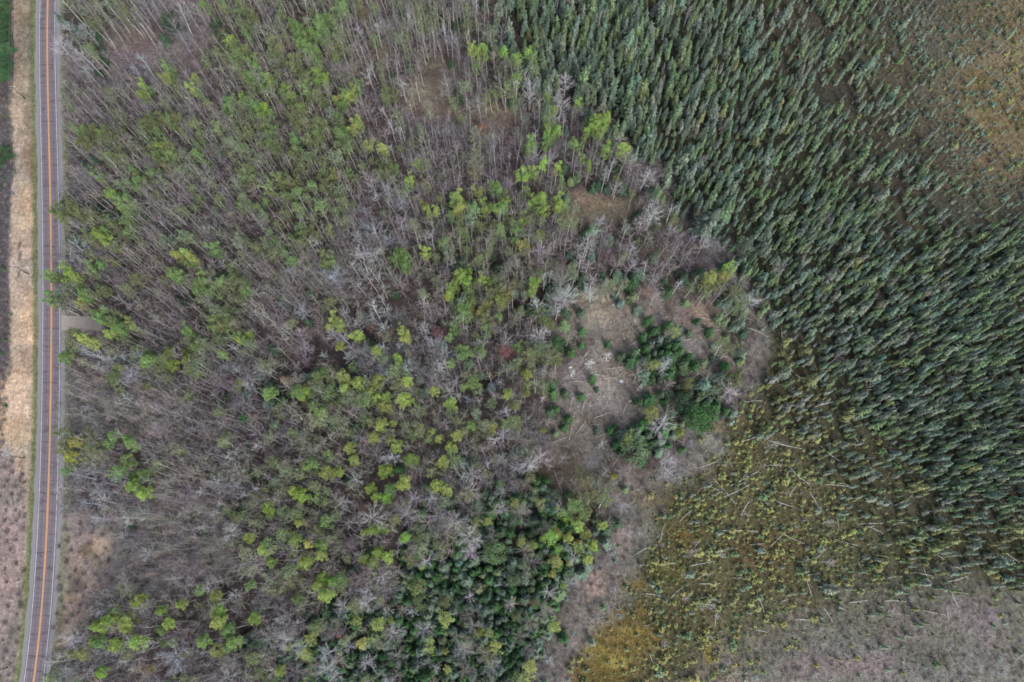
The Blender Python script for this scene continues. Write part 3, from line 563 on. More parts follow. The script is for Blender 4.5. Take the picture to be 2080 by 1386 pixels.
LT['birch'] = """179,146,12,blue;365,30,14,white;400,18,12,white;736,533,20,white;722,515,14,white;646,497,12,white;1299,328,8,mauve;1242,335,10,white;1365,428,12,white;1315,428,11,white;1053,265,9,white;1146,245,12,white;1163,467,9,white;150,100,14,blue;135,60,18,blue;545,150,12,white;540,495,14,mauve;590,560,15,blue;830,40,10,white;840,60,10,white
905,70,12,white;915,85,12,white;790,235,12,white;810,275,13,white;765,400,14,white;735,385,12,beige;160,500,16,blue;180,510,16,blue;450,540,12,white;430,610,12,mauve;280,600,15,beige;1000,20,12,pale;660,820,9,mauve;955,300,9,white;900,430,10,white;910,270,9,white;830,300,9,white;1035,315,8,white"""
items = []    # dict: kind, u,v crown px, rad px, tone, listed
for kd, txt in LT.items():
    for tok in txt.replace("\n", ";").split(";"):
        if tok.strip():
            a, b, c, d = tok.split(","); items.append(dict(k=kd, u=float(a), v=float(b), r=float(c), t=d, listed=True))
_new = []
for it in items:      # broad listed crowns in the upper wood are groups of slender trunks standing together
    if it['k'] == 'aspen' and ((it['v'] < 700 and it['r'] > 12) or it['r'] > 17) and it['t'] != 'gold' and it['u'] < 1250:
        up = it['v'] < 700; rr_ = 8.2 if up else it['r'] * .62; m_ = max(2, int(round((it['r'] / rr_) ** 2 * (.95 if up else .9))))
        for q in range(m_):
            az = q * 2.4 + it['u']; f_ = math.sqrt((q + .5) / m_) * it['r'] * (.85 if up else .62)
            _new.append(dict(k='aspen', u=it['u'] + f_ * math.cos(az), v=it['v'] + f_ * math.sin(az), r=rr_ * rng.uniform(.8, 1.2), t=it['t'] if rng.uniform() < .8 else 'green', listed=True))
    else: _new.append(it)
items = _new
# filler: each community has a spacing (px) and a mix of kinds with tones
BT = ['white', 'beige', 'mauve', 'blue', 'budding']
MIX = {
 'l': (11, [('shrub', .9, ['mauve', 'beige', 'mauve']), ('fir', .1, ['deep'])]),
 'j': (15, [('fir', .38, ['dark', 'bluegreen', 'sgreen']), ('maple', .27, ['beige', 'white', 'mauve']), ('birch', .2, ['white', 'budding', 'beige']), ('aspen', .15, ['olive', 'pale'])]),
 'b': (13.6, [('birch', .72, ['mauve', 'beige', 'mauve', 'mauve', 'beige', 'budding']), ('maple', .12, ['mauve', 'beige', 'mauve']), ('aspen', .13, ['olive', 'pale']), ('fir', .03, ['dark'])]),
 'a': (19, [('birch', .3, ['mauve', 'blue']), ('maple', .2, ['mauve']), ('sapling', .47, ['mauve', 'beige']), ('fir', .03, ['dark'])]),
 'o': (13.2, [('aspen', .52, ['olive', 'green', 'olive', 'pale', 'olive']), ('birch', .44, ['budding', 'budding', 'beige', 'mauve']), ('maple', .09, ['budding', 'beige', 'mauve']), ('fir', .03, ['dark'])]),
 'G': (16, [('aspen', .12, ['olive', 'green']), ('birch', .35, ['beige', 'mauve', 'budding']), ('maple', .46, ['beige', 'mauve', 'white']), ('fir', .07, ['deep'])]),
 'm': (16.5, [('maple', .58, ['mauve', 'beige', 'mauve', 'white', 'brown']), ('birch', .28, ['mauve', 'beige', 'white']), ('aspen', .05, ['olive', 'pale']), ('sapling', .05, ['brown']), ('fir', .04, ['dark'])]),
 'w': (16, [('maple', .55, ['white', 'mauve', 'blue', 'mauve']), ('birch', .37, ['white', 'mauve', 'beige']), ('aspen', .05, ['pale']), ('fir', .03, ['dark'])]),
 'h': (34, [('sapling', .5, ['beige', 'mauve']), ('birch', .3, ['beige', 'white']), ('fir', .2, ['dark'])]),
 'k': (12, [('fir', .84, ['dark', 'deep', 'bluegreen', 'sgreen']), ('maple', .11, ['white', 'beige', 'mauve']), ('aspen', .05, ['olive', 'yellow', 'pale'])]),
 'y': (13, [('fir', .5, ['dark', 'deep']), ('aspen', .3, ['yellow', 'lime', 'olive']), ('maple', .2, ['beige', 'budding'])]),
 's': (10.6, [('spruce', .93, ['bluegreen', 'sgreen', 'bluegreen', 'sgreen', 'bluegreen', 'sgrey', 'solive']), ('dwarf', .05, ['sgreen']), ('birch', .003, ['mauve']), ('fir', .017, ['bluegreen'])]),
 'S': (12.5, [('spruce', .8, ['bluegreen', 'sgrey', 'sgreen', 'bluegreen']), ('dwarf', .2, ['solive', 'sgrey'])]),
 'q': (9.5, [('dwarf', .58, ['solive', 'sgrey', 'bluegreen', 'sgrey']), ('spruce', .42, ['sgrey', 'bluegreen', 'sgreen'])]),
 'Q': (9.5, [('dwarf', .88, ['ylime', 'sgrey', 'solive', 'sgrey']), ('spruce', .12, ['sgrey'])]),
 'v': (11, [('spruce', .6, ['sgrey', 'sgrey', 'solive', 'sgreen']), ('dwarf', .38, ['ylime', 'sgreen', 'solive'])]),
 'x': (8., [('dwarf', .93, ['ylime', 'sgreen', 'ylime', 'solive', 'ylime', 'sgrey']), ('spruce', .05, ['sgrey']), ('sapling', .02, ['beige'])]),
 'f': (14, [('dwarf', 1., ['ylime', 'solive'])]),
 'p': (22, [('dwarf', .25, ['sgrey', 'solive']), ('shrub', .75, ['mauve', 'beige', 'white'])]),
 'B': (17, [('shrub', .7, ['blue', 'mauve', 'beige']), ('dwarf', .27, ['bluegreen', 'sgreen']), ('fir', .03, ['sgrey'])]),
 'n': (9.5, [('birch', .6, ['beige', 'mauve', 'beige', 'mauve', 'white']), ('sapling', .3, ['beige', 'mauve']), ('maple', .08, ['mauve', 'beige', 'white']), ('fir', .02, ['dark'])]),
 'c': (34, [('fir', .4, ['deep', 'sgreen', 'dark']), ('shrub', .35, ['beige']), ('sapling', .1, ['white'])]),
 'd': (17, [('shrub', 1., ['mauve', 'brown', 'beige'])]),
}
HT = dict(lush=(17, 23), wide=(15, 20), birch=(14, 21), maple=(13, 19), aspen=(14, 21), sapling=(7, 12), spruce=(8, 14), fir=(5, 10), dwarf=(1.1, 2.9), shrub=(1.2, 2.6), pine=(13, 18))
ZR = np.array([MIX[c][0] if c in MIX else 1e9 for c in LET])
N = 90000
uu = rng.uniform(-90, 2170, N); vv = rng.uniform(-110, 1450, N); _f = soft(uu, vv); zz = zone(uu + rng.normal(0, 15, N) * _f, vv + rng.normal(0, 13, N) * _f)
cell = 40; gridd = {}
def near(u, v, r):
    i, j = int(u // cell), int(v // cell)
    for a in (i - 1, i, i + 1):
        for b in (j - 1, j, j + 1):
            for (x, y, rr) in gridd.get((a, b), ()):
                d = (r + rr) * .5
                if (x - u) ** 2 + (y - v) ** 2 < d * d: return True
    return False
def put(u, v, r): gridd.setdefault((int(u // cell), int(v // cell)), []).append((u, v, r))
for it in items: put(it['u'], it['v'], it['r'] * 1.25)
for (a_, b_, r_) in [(140, 655, 26), (165, 656, 26), (190, 658, 24), (1185, 400, 50), (1225, 410, 50), (1265, 415, 40), (1190, 428, 30), (215, 75, 30), (265, 70, 50), (300, 95, 40), (885, 125, 44), (870, 160, 34), (780, 100, 34), (1010, 220, 40), (1030, 245, 40), (990, 235, 34), (212, 622, 16),
                    (1530, 650, 34), (1220, 640, 40), (1400, 700, 30), (1270, 770, 40), (1230, 690, 36), (1240, 830, 34)] + [(a, b, 17) for a, b in [(1040, 15), (1046, 45), (1056, 75), (1074, 105), (1098, 140), (1128, 172), (1160, 198), (1200, 212), (1245, 240), (1282, 280), (1315, 325), (1345, 365), (1372, 405), (1405, 440)]]: put(a_, b_, r_)
for i in range(N):
    r = ZR[zz[i]]
    if r > 1e8: continue
    u, v = uu[i], vv[i]
    if near(u, v, r * (1 + .25 * math.sin(u * .013 + v * .017))): continue
    if LET[zz[i]] in 'sS' and float(vnoise(u, v, 34, 77)) + .4 * float(vnoise(u, v, 13, 78)) > (.62 if u < 1500 or v > 420 else .35) and rng.uniform() < .75: continue
    if LET[zz[i]] in 'xqQfpv' and float(vnoise(u, v, 26, 87)) + .7 * float(vnoise(u, v, 11, 88)) > .3 and rng.uniform() < .7: continue
    put(u, v, r)
    mix = MIX[LET[zz[i]]][1]; p = rng.uniform() * sum(m[1] for m in mix)
    # patchiness: neighbours tend to be of one kind
    p = (p + .25 * float(vnoise(u, v, 45, 61))) % sum(m[1] for m in mix)
    for m in mix:
        p -= m[1]
        if p <= 0: break
    if m[0] == 'fir' and LET[zz[i]] in 'c' : pass
    tn = m[2][int((rng.uniform() * .6 + .4 * (float(vnoise(u, v, 50, 62)) * .5 + .5)) * .999 * len(m[2]))]
    items.append(dict(k=m[0], u=u, v=v, r=None, t=tn, listed=False))
PR_RAD = dict(lush=1.75, birch=2.3, maple=3.3, aspen=1.9, sapling=1.3, spruce=1.3, fir=1.8, dwarf=.85, shrub=1.4, pine=4.3, wide=2.85)
CF = dict(lush=.76, birch=.75, maple=.7, aspen=.76, wide=.74, sapling=.6, spruce=.55, fir=.45, dwarf=.5, shrub=.3, pine=.7)
for n_, it in enumerate(items):
    k = it['k']; lo, hi = HT[k]
    it['h'] = h = rng.uniform(lo, hi)
    if k in ('spruce',):
        zc = LET[int(zone(it['u'], it['v']))]
        if zc == 's': it['h'] = h = rng.uniform(5.8, 9.4)
        if zc in 'qQxp': it['h'] = h = rng.uniform(3, 6)
        if zc in 'vS': it['h'] = h = rng.uniform(5, 8.5) if zc == 'v' else rng.uniform(5, 9)
        # tallest in the stand's left and upper edge
        h *= float(np.clip(rng.lognormal(-.08, .26), .45, 1.4)); it['h'] = h = h * (1 + .38 * math.exp(-((it['u'] - 1200) / 260) ** 2) * (it['v'] < 450))
    if k == 'birch' and not it['listed'] and LET[int(zone(it['u'], it['v']))] == 'n': it['h'] = h = rng.uniform(10, 14.5)
    if it['u'] < 75: it['h'] = h = min(h, rng.uniform(2, 3.4))
    if it['r'] is not None:
        big = it['r'] > 15
        if k == 'aspen' and (big or it['v'] > 600): it['k'] = k = 'wide' if (it['v'] > 700 or it['r'] > 19 or (it['u'] > 1050 and it['r'] > 8.5)) else 'lush'
        if k == 'aspen': it['k'] = k = 'lush'
        if it['r'] < 10 and (k in ('aspen', 'maple', 'birch') or it['v'] > 900): it['h'] = h = rng.uniform(9, 14)
        if k == 'pine': it['h'] = h = (7 + it['r'] * .32) if it['u'] > 75 else 4.5
        if k == 'fir': it['h'] = h = 4 + it['r'] * .55
        if it['t'] in ('red', 'dullred', 'orange'):
            it['h'] = h = 5 + .5 * it['r']; it['k'] = k = 'wide'
    x, y = at(it['u'], it['v'], h * CF[k])
    d = math.hypot(x, y - 0)
    if x < -60 and abs(x - float(road_x(y))) < 5.2 and k not in ('shrub',):   # keep trunks off the asphalt and shoulder
        x = float(road_x(y)) + 5.6 if x > float(road_x(y)) else float(road_x(y)) - 6
    it['x'], it['y'] = float(x), float(y); it['z'] = float(gz(x, y)) - .05
    s = h / PROTO[k][0]
    if it['r'] is not None:
        rm = it['r'] * (H - h * .7) / (F * .97); sx = rm / PR_RAD[k] * (1.0 if k != 'maple' else 1.08)
        if k in ('fir',): sx = min(sx, s * 1.8)
    else: sx = s * rng.uniform(.8, 1.3)
    it['tilt'] = rng.normal(0, .045, 2) if k in ('spruce', 'dwarf', 'fir') else rng.normal(0, .03, 2)
    if k == 'dwarf':
        _q = float(np.clip(rng.lognormal(-.15, .38), .4, 1.7)); sx *= _q; s *= _q ** .7
    it['sx'], it['sz'] = sx, s
    it['var'] = int(rng.integers(0, len(PROTO[k][1]))); it['rot'] = rng.uniform(0, 6.283)
    adj, cc, bc = TONE[it['t']]
    f = rng.uniform(.82, 1.2); hue = rng.normal(0, .05, 3)
    it['cc'] = np.clip(np.array(cc) * f * (1 + hue), .01, .7); it['bc'] = np.clip(np.array(bc) * rng.uniform(.8, 1.15) * (1 + hue * .3), .01, .75)
    if k == 'sapling': it['cc'] *= 1.5; it['bc'] = it['bc'] * 1.35
    if k == 'birch' and not it['listed'] and h < 15: it['bc'] = np.clip(it['bc'] * 1.25, 0, .75); it['cc'] = it['cc'] * 1.25
    it['size'] = it['sx'] * PR_RAD[k] * (1 + h / 25) * (3 if it['listed'] else 1) / (H - h)
    uin, vin = px(it['x'], it['y'], h * CF[k]); it['in'] = (5 < uin < 2075 and 5 < vin < 1381)
# ------------------------------------------------------------------ landmarks for labels
LM = [("the gravel driveway", 160, 655), ("the upper utility pole", 40, 190), ("the middle utility pole", 42, 545), ("the lower utility pole", 34, 923), ("the white box", 210, 624),
      ("the darkest top-left pine", 345, 45), ("the upper red maple", 980, 258), ("the rosy maple", 1030, 715), ("the lone lime aspen", 1262, 305), ("the clearing's biggest pine", 1425, 850),
      ("the clearing's lower pine", 1290, 915), ("the lower-middle round pine", 1008, 1118), ("the golden moss patch", 1235, 1320), ("the bright bog log", 1500, 1079), ("the clearing's pale boulder", 1262, 775),
      ("the golden roadside aspen", 151, 933), ("the small reddish maple", 740, 1035), ("the ochre heath", 2020, 230), ("the tan grass patch", 1200, 400), ("the brown bog pit", 1530, 645),
      ("the dull red maple", 635, 415), ("the spruces' upper-left corner", 1050, 60), ("the right edge's middle", 2075, 690), ("the top right corner", 2075, 5), ("the bottom right corner", 2075, 1380),
      ("the bottom left corner", 5, 1380), ("the bottom round pine", 855, 1225), ("the spruce bog's centre", 1750, 500), ("the rusty fir", 576, 769), ("the white-limbed birches", 736, 533)]
W1 = "zero one two three four five six seven eight nine ten eleven twelve thirteen fourteen fifteen sixteen seventeen eighteen nineteen".split()
W10 = "x x twenty thirty forty fifty sixty seventy eighty ninety".split()
def word(n):
    if n >= 100: return "a hundred" + (" and " + word(n - 100) if n > 100 else "")
    return W1[n] if n < 20 else W10[n // 10] + ("-" + W1[n % 10] if n % 10 else "")
used = set()
def where_label(head, u, v):
    b = min(LM, key=lambda L: (L[1] - u) ** 2 + (L[2] - v) ** 2 + (1e9 if (L[1] - u) ** 2 + (L[2] - v) ** 2 < 60 else 0))
    dx, dy = (u - b[1]) / 5.8, (v - b[2]) / 5.8
    cand = [(i, j) for i in range(4) for j in range(4)]; cand.sort(key=lambda q: q[0] + q[1])
    for (i, j) in cand:
        ax, ay = int(round(abs(dx))) + i, int(round(abs(dy))) + j; parts = []
        if ax: parts.append(f"{word(ax)} metres {'right' if dx > 0 else 'left'}" + ("" if ay else " of"))
        if ay: parts.append(f"{word(ay)}{'' if ax else ' metres'} {'below' if dy > 0 else 'above'}")
        if not parts: continue
        s = f"{head}, {', '.join(parts)} {b[0]}"
        if s not in used: break
    used.add(s); return s
NAMES = dict(birch=("birch_tree", "{t} bare birch", "birch", "leafless birches of the wood"), maple=("bare_hardwood_tree", "{t} bare spreading tree", "hardwood tree", "leafless spreading trees of the wood"),
             aspen=("aspen_tree", "{t} aspen", "aspen", "aspens coming into leaf"), sapling=("sapling", "thin {t} sapling", "sapling", "thin saplings by the road and in gaps"),
             spruce=("spruce_tree", "narrow {t} spruce", "spruce", "narrow spruces of the bog forest"), fir=("fir_tree", "{t} conical fir", "fir", "firs among the leafless trees"),
             dwarf=("dwarf_spruce", "tiny {t} bog spruce", "dwarf spruce", "stunted spruces on the open bog"), pine=("pine_tree", "{t} pine", "pine", "round-crowned pines"),
             shrub=("bog_shrub", "low {t} shrub", "shrub", "leafless shrubs of the bog edge"))
STUFFN = dict(birch="birch_woodland", maple="hardwood_woodland", aspen="aspen_woodland", sapling="sapling_thicket", spruce="spruce_forest", fir="fir_woodland", dwarf="dwarf_spruce_cover", shrub="shrub_cover")
MESH = {}
def part_mesh(k, v, p):
    key = (k, v, p)
    if key not in MESH:
        V, T, C = PROTO[k][1][v][p]
        nm = ("trunk" if p == 0 else "crown") if k not in NOTRUNK or k == 'dwarf' else NAMES.get(k, ("shrub",))[0]
        MESH[key] = mk(nm, V, T, C, [PMAT[k][p]], link=False)
    return MESH[key]
def individual(it):
    k = it['k']; kk = 'aspen' if k in ('wide', 'lush') else k
    nm, ph, cat, grp = NAMES[kk]
    adj = TONE[it['t']][0]
    hd = ph.replace("{t}", adj)
    if it['t'] in ('red', 'dullred', 'orange'): hd = f"{adj} young maple"; nm, cat, grp = "maple_tree", "maple", "reddish budding maples"
    sizew = ""
    if it['listed'] and it['r'] > 20: sizew = "big " if len((hd).split()) < 4 else ""
    lab = where_label(sizew + hd, it['u'], it['v'])
    loc = (it['x'], it['y'], it['z']); sc_ = (it['sx'], it['sx'], it['sz'])
    if k in ('dwarf', 'shrub'):
        o = bpy.data.objects.new(nm, part_mesh(k, it['var'], 1 if k == 'dwarf' else 0)); col.objects.link(o)
        o.color = (*it['cc'], 1)
        o.location = loc; o.scale = sc_; o.rotation_euler = (0, 0, it['rot'])
        return tag(o, lab, cat, grp)
    e = bpy.data.objects.new(nm, None); col.objects.link(e); e.empty_display_size = .1
    e.location = loc; e.scale = sc_; e.rotation_euler = (it['tilt'][0], it['tilt'][1], it['rot'])
    for p, (pn, cl) in enumerate((("trunk", it['bc']), ("crown", it['cc']))):
        o = bpy.data.objects.new(pn, part_mesh(k, it['var'], p)); col.objects.link(o); o.parent = e; o.color = (*cl, 1)
    return tag(e, lab, cat, grp)
def merged(name, its, kindlist, both=True):
    """the rest of a kind, past the 300 that show largest, as one object"""
    VV = []; TT = []; CC = []; MI = []; n0 = 0; mats = []
    bykv = {}
    for it in its: bykv.setdefault((it['k'], it['var']), []).append(it)
    for (k, v), L in bykv.items():
        pr = PROTO[k][1][v]
        ps = (1,) if k == 'dwarf' else range(len(pr))
        rot = np.array([i['rot'] for i in L]); sx = np.array([i['sx'] for i in L]); sz = np.array([i['sz'] for i in L])
        loc = np.array([(i['x'], i['y'], i['z']) for i in L])
        for p in ps:
            V, T, C = pr[p]; c, s = np.cos(rot)[:, None], np.sin(rot)[:, None]
            x = (V[None, :, 0] * c - V[None, :, 1] * s) * sx[:, None] + loc[:, :1]
            y = (V[None, :, 0] * s + V[None, :, 1] * c) * sx[:, None] + loc[:, 1:2]
            zl = V[None, :, 2] * sz[:, None]; z = zl + loc[:, 2:]; ti = np.array([i['tilt'] for i in L]); x = x + ti[:, 1:] * zl; y = y - ti[:, :1] * zl
            W = np.stack([x, y, z], -1).reshape(-1, 3)
            cl = np.array([i['cc'] if (p == 1 or len(pr) == 1) else i['bc'] for i in L])
            m = PMAT[k][p]
            if m not in mats: mats.append(m)
            VV.append(W.astype(np.float32)); CC.append((C[None] * cl[:, None]).reshape(-1, 3).astype(np.float32))
            TT.append((T[None] + (np.arange(len(L)) * len(V))[:, None, None] + n0).reshape(-1, 3)); n0 += len(W)
            MI.append(np.full(len(L) * len(T), mats.index(m), np.int32))
    o = mk(name, np.concatenate(VV), np.concatenate(TT), np.concatenate(CC), mats)
    o.data.polygons.foreach_set("material_index", np.concatenate(MI))
    return tag(o, kind="stuff")
CAP = dict(birch=285, maple=285, aspen=300, spruce=300, fir=285, dwarf=290, sapling=200, shrub=120, pine=99)
byk = {}
for it in items: byk.setdefault('aspen' if it['k'] in ('wide', 'lush') else it['k'], []).append(it)
for k, L in byk.items():
    print("KIND", k, len(L), sum(i['in'] for i in L))
    L.sort(key=lambda i: -(i['size'] * (1 if i['in'] else 0)))
    n = min(CAP[k], sum(1 for i in L if i['in']))
    for it in L[:n]: individual(it)
    rest = L[n:]
    if k == 'pine':
        for it in rest: individual(it)
    elif rest: merged(STUFFN[k], rest, k)
# ------------------------------------------------------------------ undergrowth: uncountable brush, heath and grass
UG = {  # letter: density 0..1, height, stick colours (photo sRGB), leafy share
 'l': (.9, 1.6, [(120, 108, 112), (140, 128, 124)], .05), 't': (.45, .35, [(196, 174, 144), (168, 146, 122), (134, 114, 96), (150, 140, 110)], 0), 'g': (.2, .3, [(120, 130, 84), (150, 145, 96)], .2),
 'j': (1, 1.6, [(120, 104, 98), (110, 100, 98), (86, 104, 72)], .25), 'b': (1, 1.5, [(128, 114, 118), (146, 132, 130), (110, 98, 100)], .03), 'a': (1, 2.0, [(146, 130, 134), (128, 114, 118), (158, 142, 136)], 0),
 'o': (1, 1.5, [(118, 108, 100), (124, 122, 86), (104, 94, 96)], .25), 'm': (1, 1.5, [(122, 104, 104), (136, 118, 112), (104, 90, 92)], .06), 'w': (1, 1.5, [(122, 108, 110), (144, 130, 130)], .04),
 'h': (.8, .6, [(156, 142, 118), (134, 122, 104), (124, 110, 102)], .05), 's': (.9, 1.0, [(80, 78, 58), (70, 82, 58), (100, 90, 74)], .6), 'S': (.9, .7, [(108, 94, 76), (88, 90, 66), (120, 108, 92)], .5),
 'q': (1, .8, [(120, 110, 84), (104, 104, 78), (138, 122, 90), (110, 96, 82)], .6), 'Q': (1, .8, [(156, 124, 76), (130, 122, 84), (124, 120, 94), (150, 130, 90)], .6),
 'B': (1, 1.3, [(140, 136, 140), (110, 104, 102), (168, 154, 146), (88, 92, 86), (158, 144, 138)], .12), 'G': (1, 1.4, [(118, 104, 98), (100, 110, 74)], .2), 'd': (.9, .9, [(176, 158, 152), (150, 134, 132), (190, 170, 156)], .0),
 'c': (.8, .6, [(170, 152, 134), (150, 134, 120), (186, 172, 158), (120, 112, 90)], .15), 'k': (.6, 1.2, [(88, 84, 66), (70, 84, 58)], .5), 'n': (1, 2.6, [(160, 148, 142), (140, 130, 128), (168, 156, 144)], 0),
 'v': (1, .6, [(124, 108, 68), (112, 112, 66), (140, 134, 92), (92, 88, 60)], .6), 'x': (1, .6, [(138, 114, 64), (138, 136, 76), (116, 112, 68), (156, 150, 104), (96, 84, 60)], .6),
 'p': (1, .9, [(160, 148, 138), (122, 113, 103), (108, 106, 90), (180, 168, 156), (92, 96, 74)], .3), 'f': (1, .3, [(168, 140, 44), (140, 124, 56), (120, 104, 56)], .6), 'y': (.8, 1.4, [(120, 106, 94)], .2)}
n = 300000
x = rng.uniform(-235, 235, n); y = rng.uniform(-70, 245, n); u, v = px(x, y)
ok = (u > -60) & (u < 2140) & (v > -60) & (v < 1440); d = x - road_x(y)
ok &= (d < -6.3) | (d > 6.0)
u2, v2 = u, v; ok &= ~((u2 > 118) & (u2 < 212) & (np.abs(v2 - 656) < 13))
x, y, u, v = x[ok], y[ok], u[ok], v[ok]; _f = soft(u, v); z_ = zone(u + rng.normal(0, 14, len(u)) * _f, v + rng.normal(0, 12, len(u)) * _f, 1.)
dens = np.array([UG[c][0] if c in UG else 0 for c in LET])[z_]
keep = rng.uniform(size=len(x)) < dens * np.clip(.75 + .6 * vnoise(x, y, 6, 71), .1, 1)
x, y, z_ = x[keep], y[keep], z_[keep]; nT = len(x)
big = np.clip(1 + .3 * vnoise(x, y, 2.5, 75), .5, 1.6)
hh = big * np.array([UG[c][1] if c in UG else 1 for c in LET])[z_] * rng.uniform(.4, 1.3, nT)
maxc = 5; PAL = np.zeros((len(LET), maxc, 3))
for i, c in enumerate(LET):
    if c in UG:
        cs_ = UG[c][2]
        for j in range(maxc): PAL[i, j] = calm(alb(cs_[j % len(cs_)])) * 1.1
cc = PAL[z_, rng.integers(0, maxc, nT)] * rng.uniform(.55, 1.45, (nT, 1)) * (1 + .1 * vnoise(x, y, 4, 73))[:, None]
lf = rng.uniform(size=nT) < np.array([UG[c][3] if c in UG else 0 for c in LET])[z_]
gzv = gz(x, y)
def brush(name, sel, leafy):
    X_, Y_, Z_, H_, C_ = x[sel], y[sel], gzv[sel], hh[sel], cc[sel]; m = len(X_); mb = MB(); g = G(5 + leafy)
    if not leafy:
        q = 5
        base = np.repeat(np.stack([X_, Y_, Z_ - .05], 1), q, 0); Hh = np.repeat(H_, q)
        base[:, :2] += g.normal(0, .3, (m * q, 2))
        off = g.normal(0, .42, (m * q, 3)) * Hh[:, None]; off[:, 2] = Hh * g.uniform(.4, 1, m * q)
        mb.spikes(base, base + off, .022 + .02 * g.uniform(size=m * q), np.clip(np.repeat(C_, q, 0) * g.uniform(.75, 1.25, (m * q, 1)), .01, .8))
    else:
        q = 9
        base = np.repeat(np.stack([X_, Y_, Z_], 1), q, 0); Hh = np.repeat(H_, q)
        base += g.normal(0, .26, (m * q, 3)) * np.minimum(Hh, 1)[:, None] * np.array([1.4, 1.4, .6]); base[:, 2] += Hh * .35
        mb.leaves(base, .22, np.clip(np.repeat(C_, q, 0) * g.uniform(.75, 1.25, (m * q, 1)), .01, .8), g, .3)
    V, T, C = mb.arr(); tag(mk(name, V, T, C, [M_BRUSH if leafy else M_TWIG]), kind="stuff")
brush("undergrowth_brush", ~lf, 0); brush("low_leafy_heath", lf, 1)
# ------------------------------------------------------------------ uncountable sticks and dead stems lying about
gd = G(321); n = 60000; dx = gd.uniform(-235, 235, n); dy = gd.uniform(-70, 245, n); du, dw = px(dx, dy); dz_ = zone(du, dw)
pr = {'c': .75, 'B': .7, 'h': .35, 'p': .45, 'x': .22, 'v': .18, 'm': .25, 'b': .25, 'w': .25, 'o': .2, 'G': .2, 'n': .3, 'j': .3, 'd': .3, 'a': .4, 'q': .12, 'Q': .1}
P_ = np.array([pr.get(c, 0) for c in LET]); ok = (gd.uniform(size=n) < P_[dz_]) & (np.abs(dx - road_x(dy)) > 7) & (du > -40) & (du < 2120) & (dw > -40) & (dw < 1430) & ~((du > 118) & (du < 212) & (np.abs(dw - 656) < 17))
dx, dy = dx[ok], dy[ok]; m = len(dx); a_ = gd.uniform(0, 6.283, m); ln = gd.lognormal(.25, .6, m).clip(.4, 5); z0 = gz(dx, dy) + .12
P0 = np.stack([dx, dy, z0], 1); P1 = P0 + np.stack([np.cos(a_) * ln, np.sin(a_) * ln, gd.uniform(-.05, .35, m) * ln], 1); P1[:, 2] = np.maximum(P1[:, 2], gz(P1[:, 0], P1[:, 1]) + .05)
tint = np.array([(.34, .33, .31), (.26, .23, .20), (.42, .41, .39), (.16, .14, .13)])[gd.integers(0, 4, m)]
mb = MB(); mb.spikes(P0, P1, (.02 + .018 * ln)[:, None].ravel(), tint); V, T, C = mb.arr(); tag(mk("woody_debris", V, T, C, [M_TWIG]), kind="stuff")
# ------------------------------------------------------------------ fallen logs
LOGS = """1279,662,1322,706;1206,890,1252,876;1156,835,1163,808;1156,895,1161,855;1076,898,1090,878;1272,765,1312,754;1222,770,1249,769;1368,745,1377,722;1412,745,1471,725;1309,599,1345,598;1518,666,1558,686;1511,818,1548,815
1265,842,1272,822;1359,888,1388,900;1388,690,1404,689;1129,793,1147,781;1183,835,1186,818;1438,645,1445,672;1136,905,1156,909;1124,954,1142,1001;1087,1212,1124,1221;1457,1078,1541,1080;1341,1149,1369,1143;1447,970,1494,1024;1484,987,1541,957
1410,1009,1426,987;1305,1206,1346,1212;1285,1130,1322,1108;1319,1328,1332,1355;1521,1276,1558,1285;1362,1216,1386,1192;1342,1098,1346,1071;1406,1115,1417,1103;1305,1271,1332,1264;1584,1081,1634,1105;1674,984,1728,989;1600,944,1644,984
2010,1101,2067,1142;2047,1076,2078,1061;1725,1224,1761,1219;1795,1221,1839,1222;1671,1233,1689,1263;1762,1068,1792,1083;1614,1259,1644,1259;1694,1095,1741,1108;1842,1064,1876,1088;1564,1111,1587,1088;1933,1149,1963,1162
1587,666,1588,699;1655,827,1746,808;1759,793,1799,793;1616,762,1640,778;1560,895,1633,913;1726,881,1749,905;131,628,148,636;1420,950,1470,930;1500,900,1560,880;1170,760,1190,742;1290,700,1300,722;1230,830,1236,806;1470,1010,1520,985
1555,1005,1610,1030;1380,1060,1400,1040;1400,1150,1450,1140;1230,750,1262,748;1340,750,1372,756;1395,760,1440,735;1330,640,1350,650;1120,900,1150,890;1180,870,1192,845;640,400,668,392;690,600,706,592;300,560,330,572;860,520,885,508"""
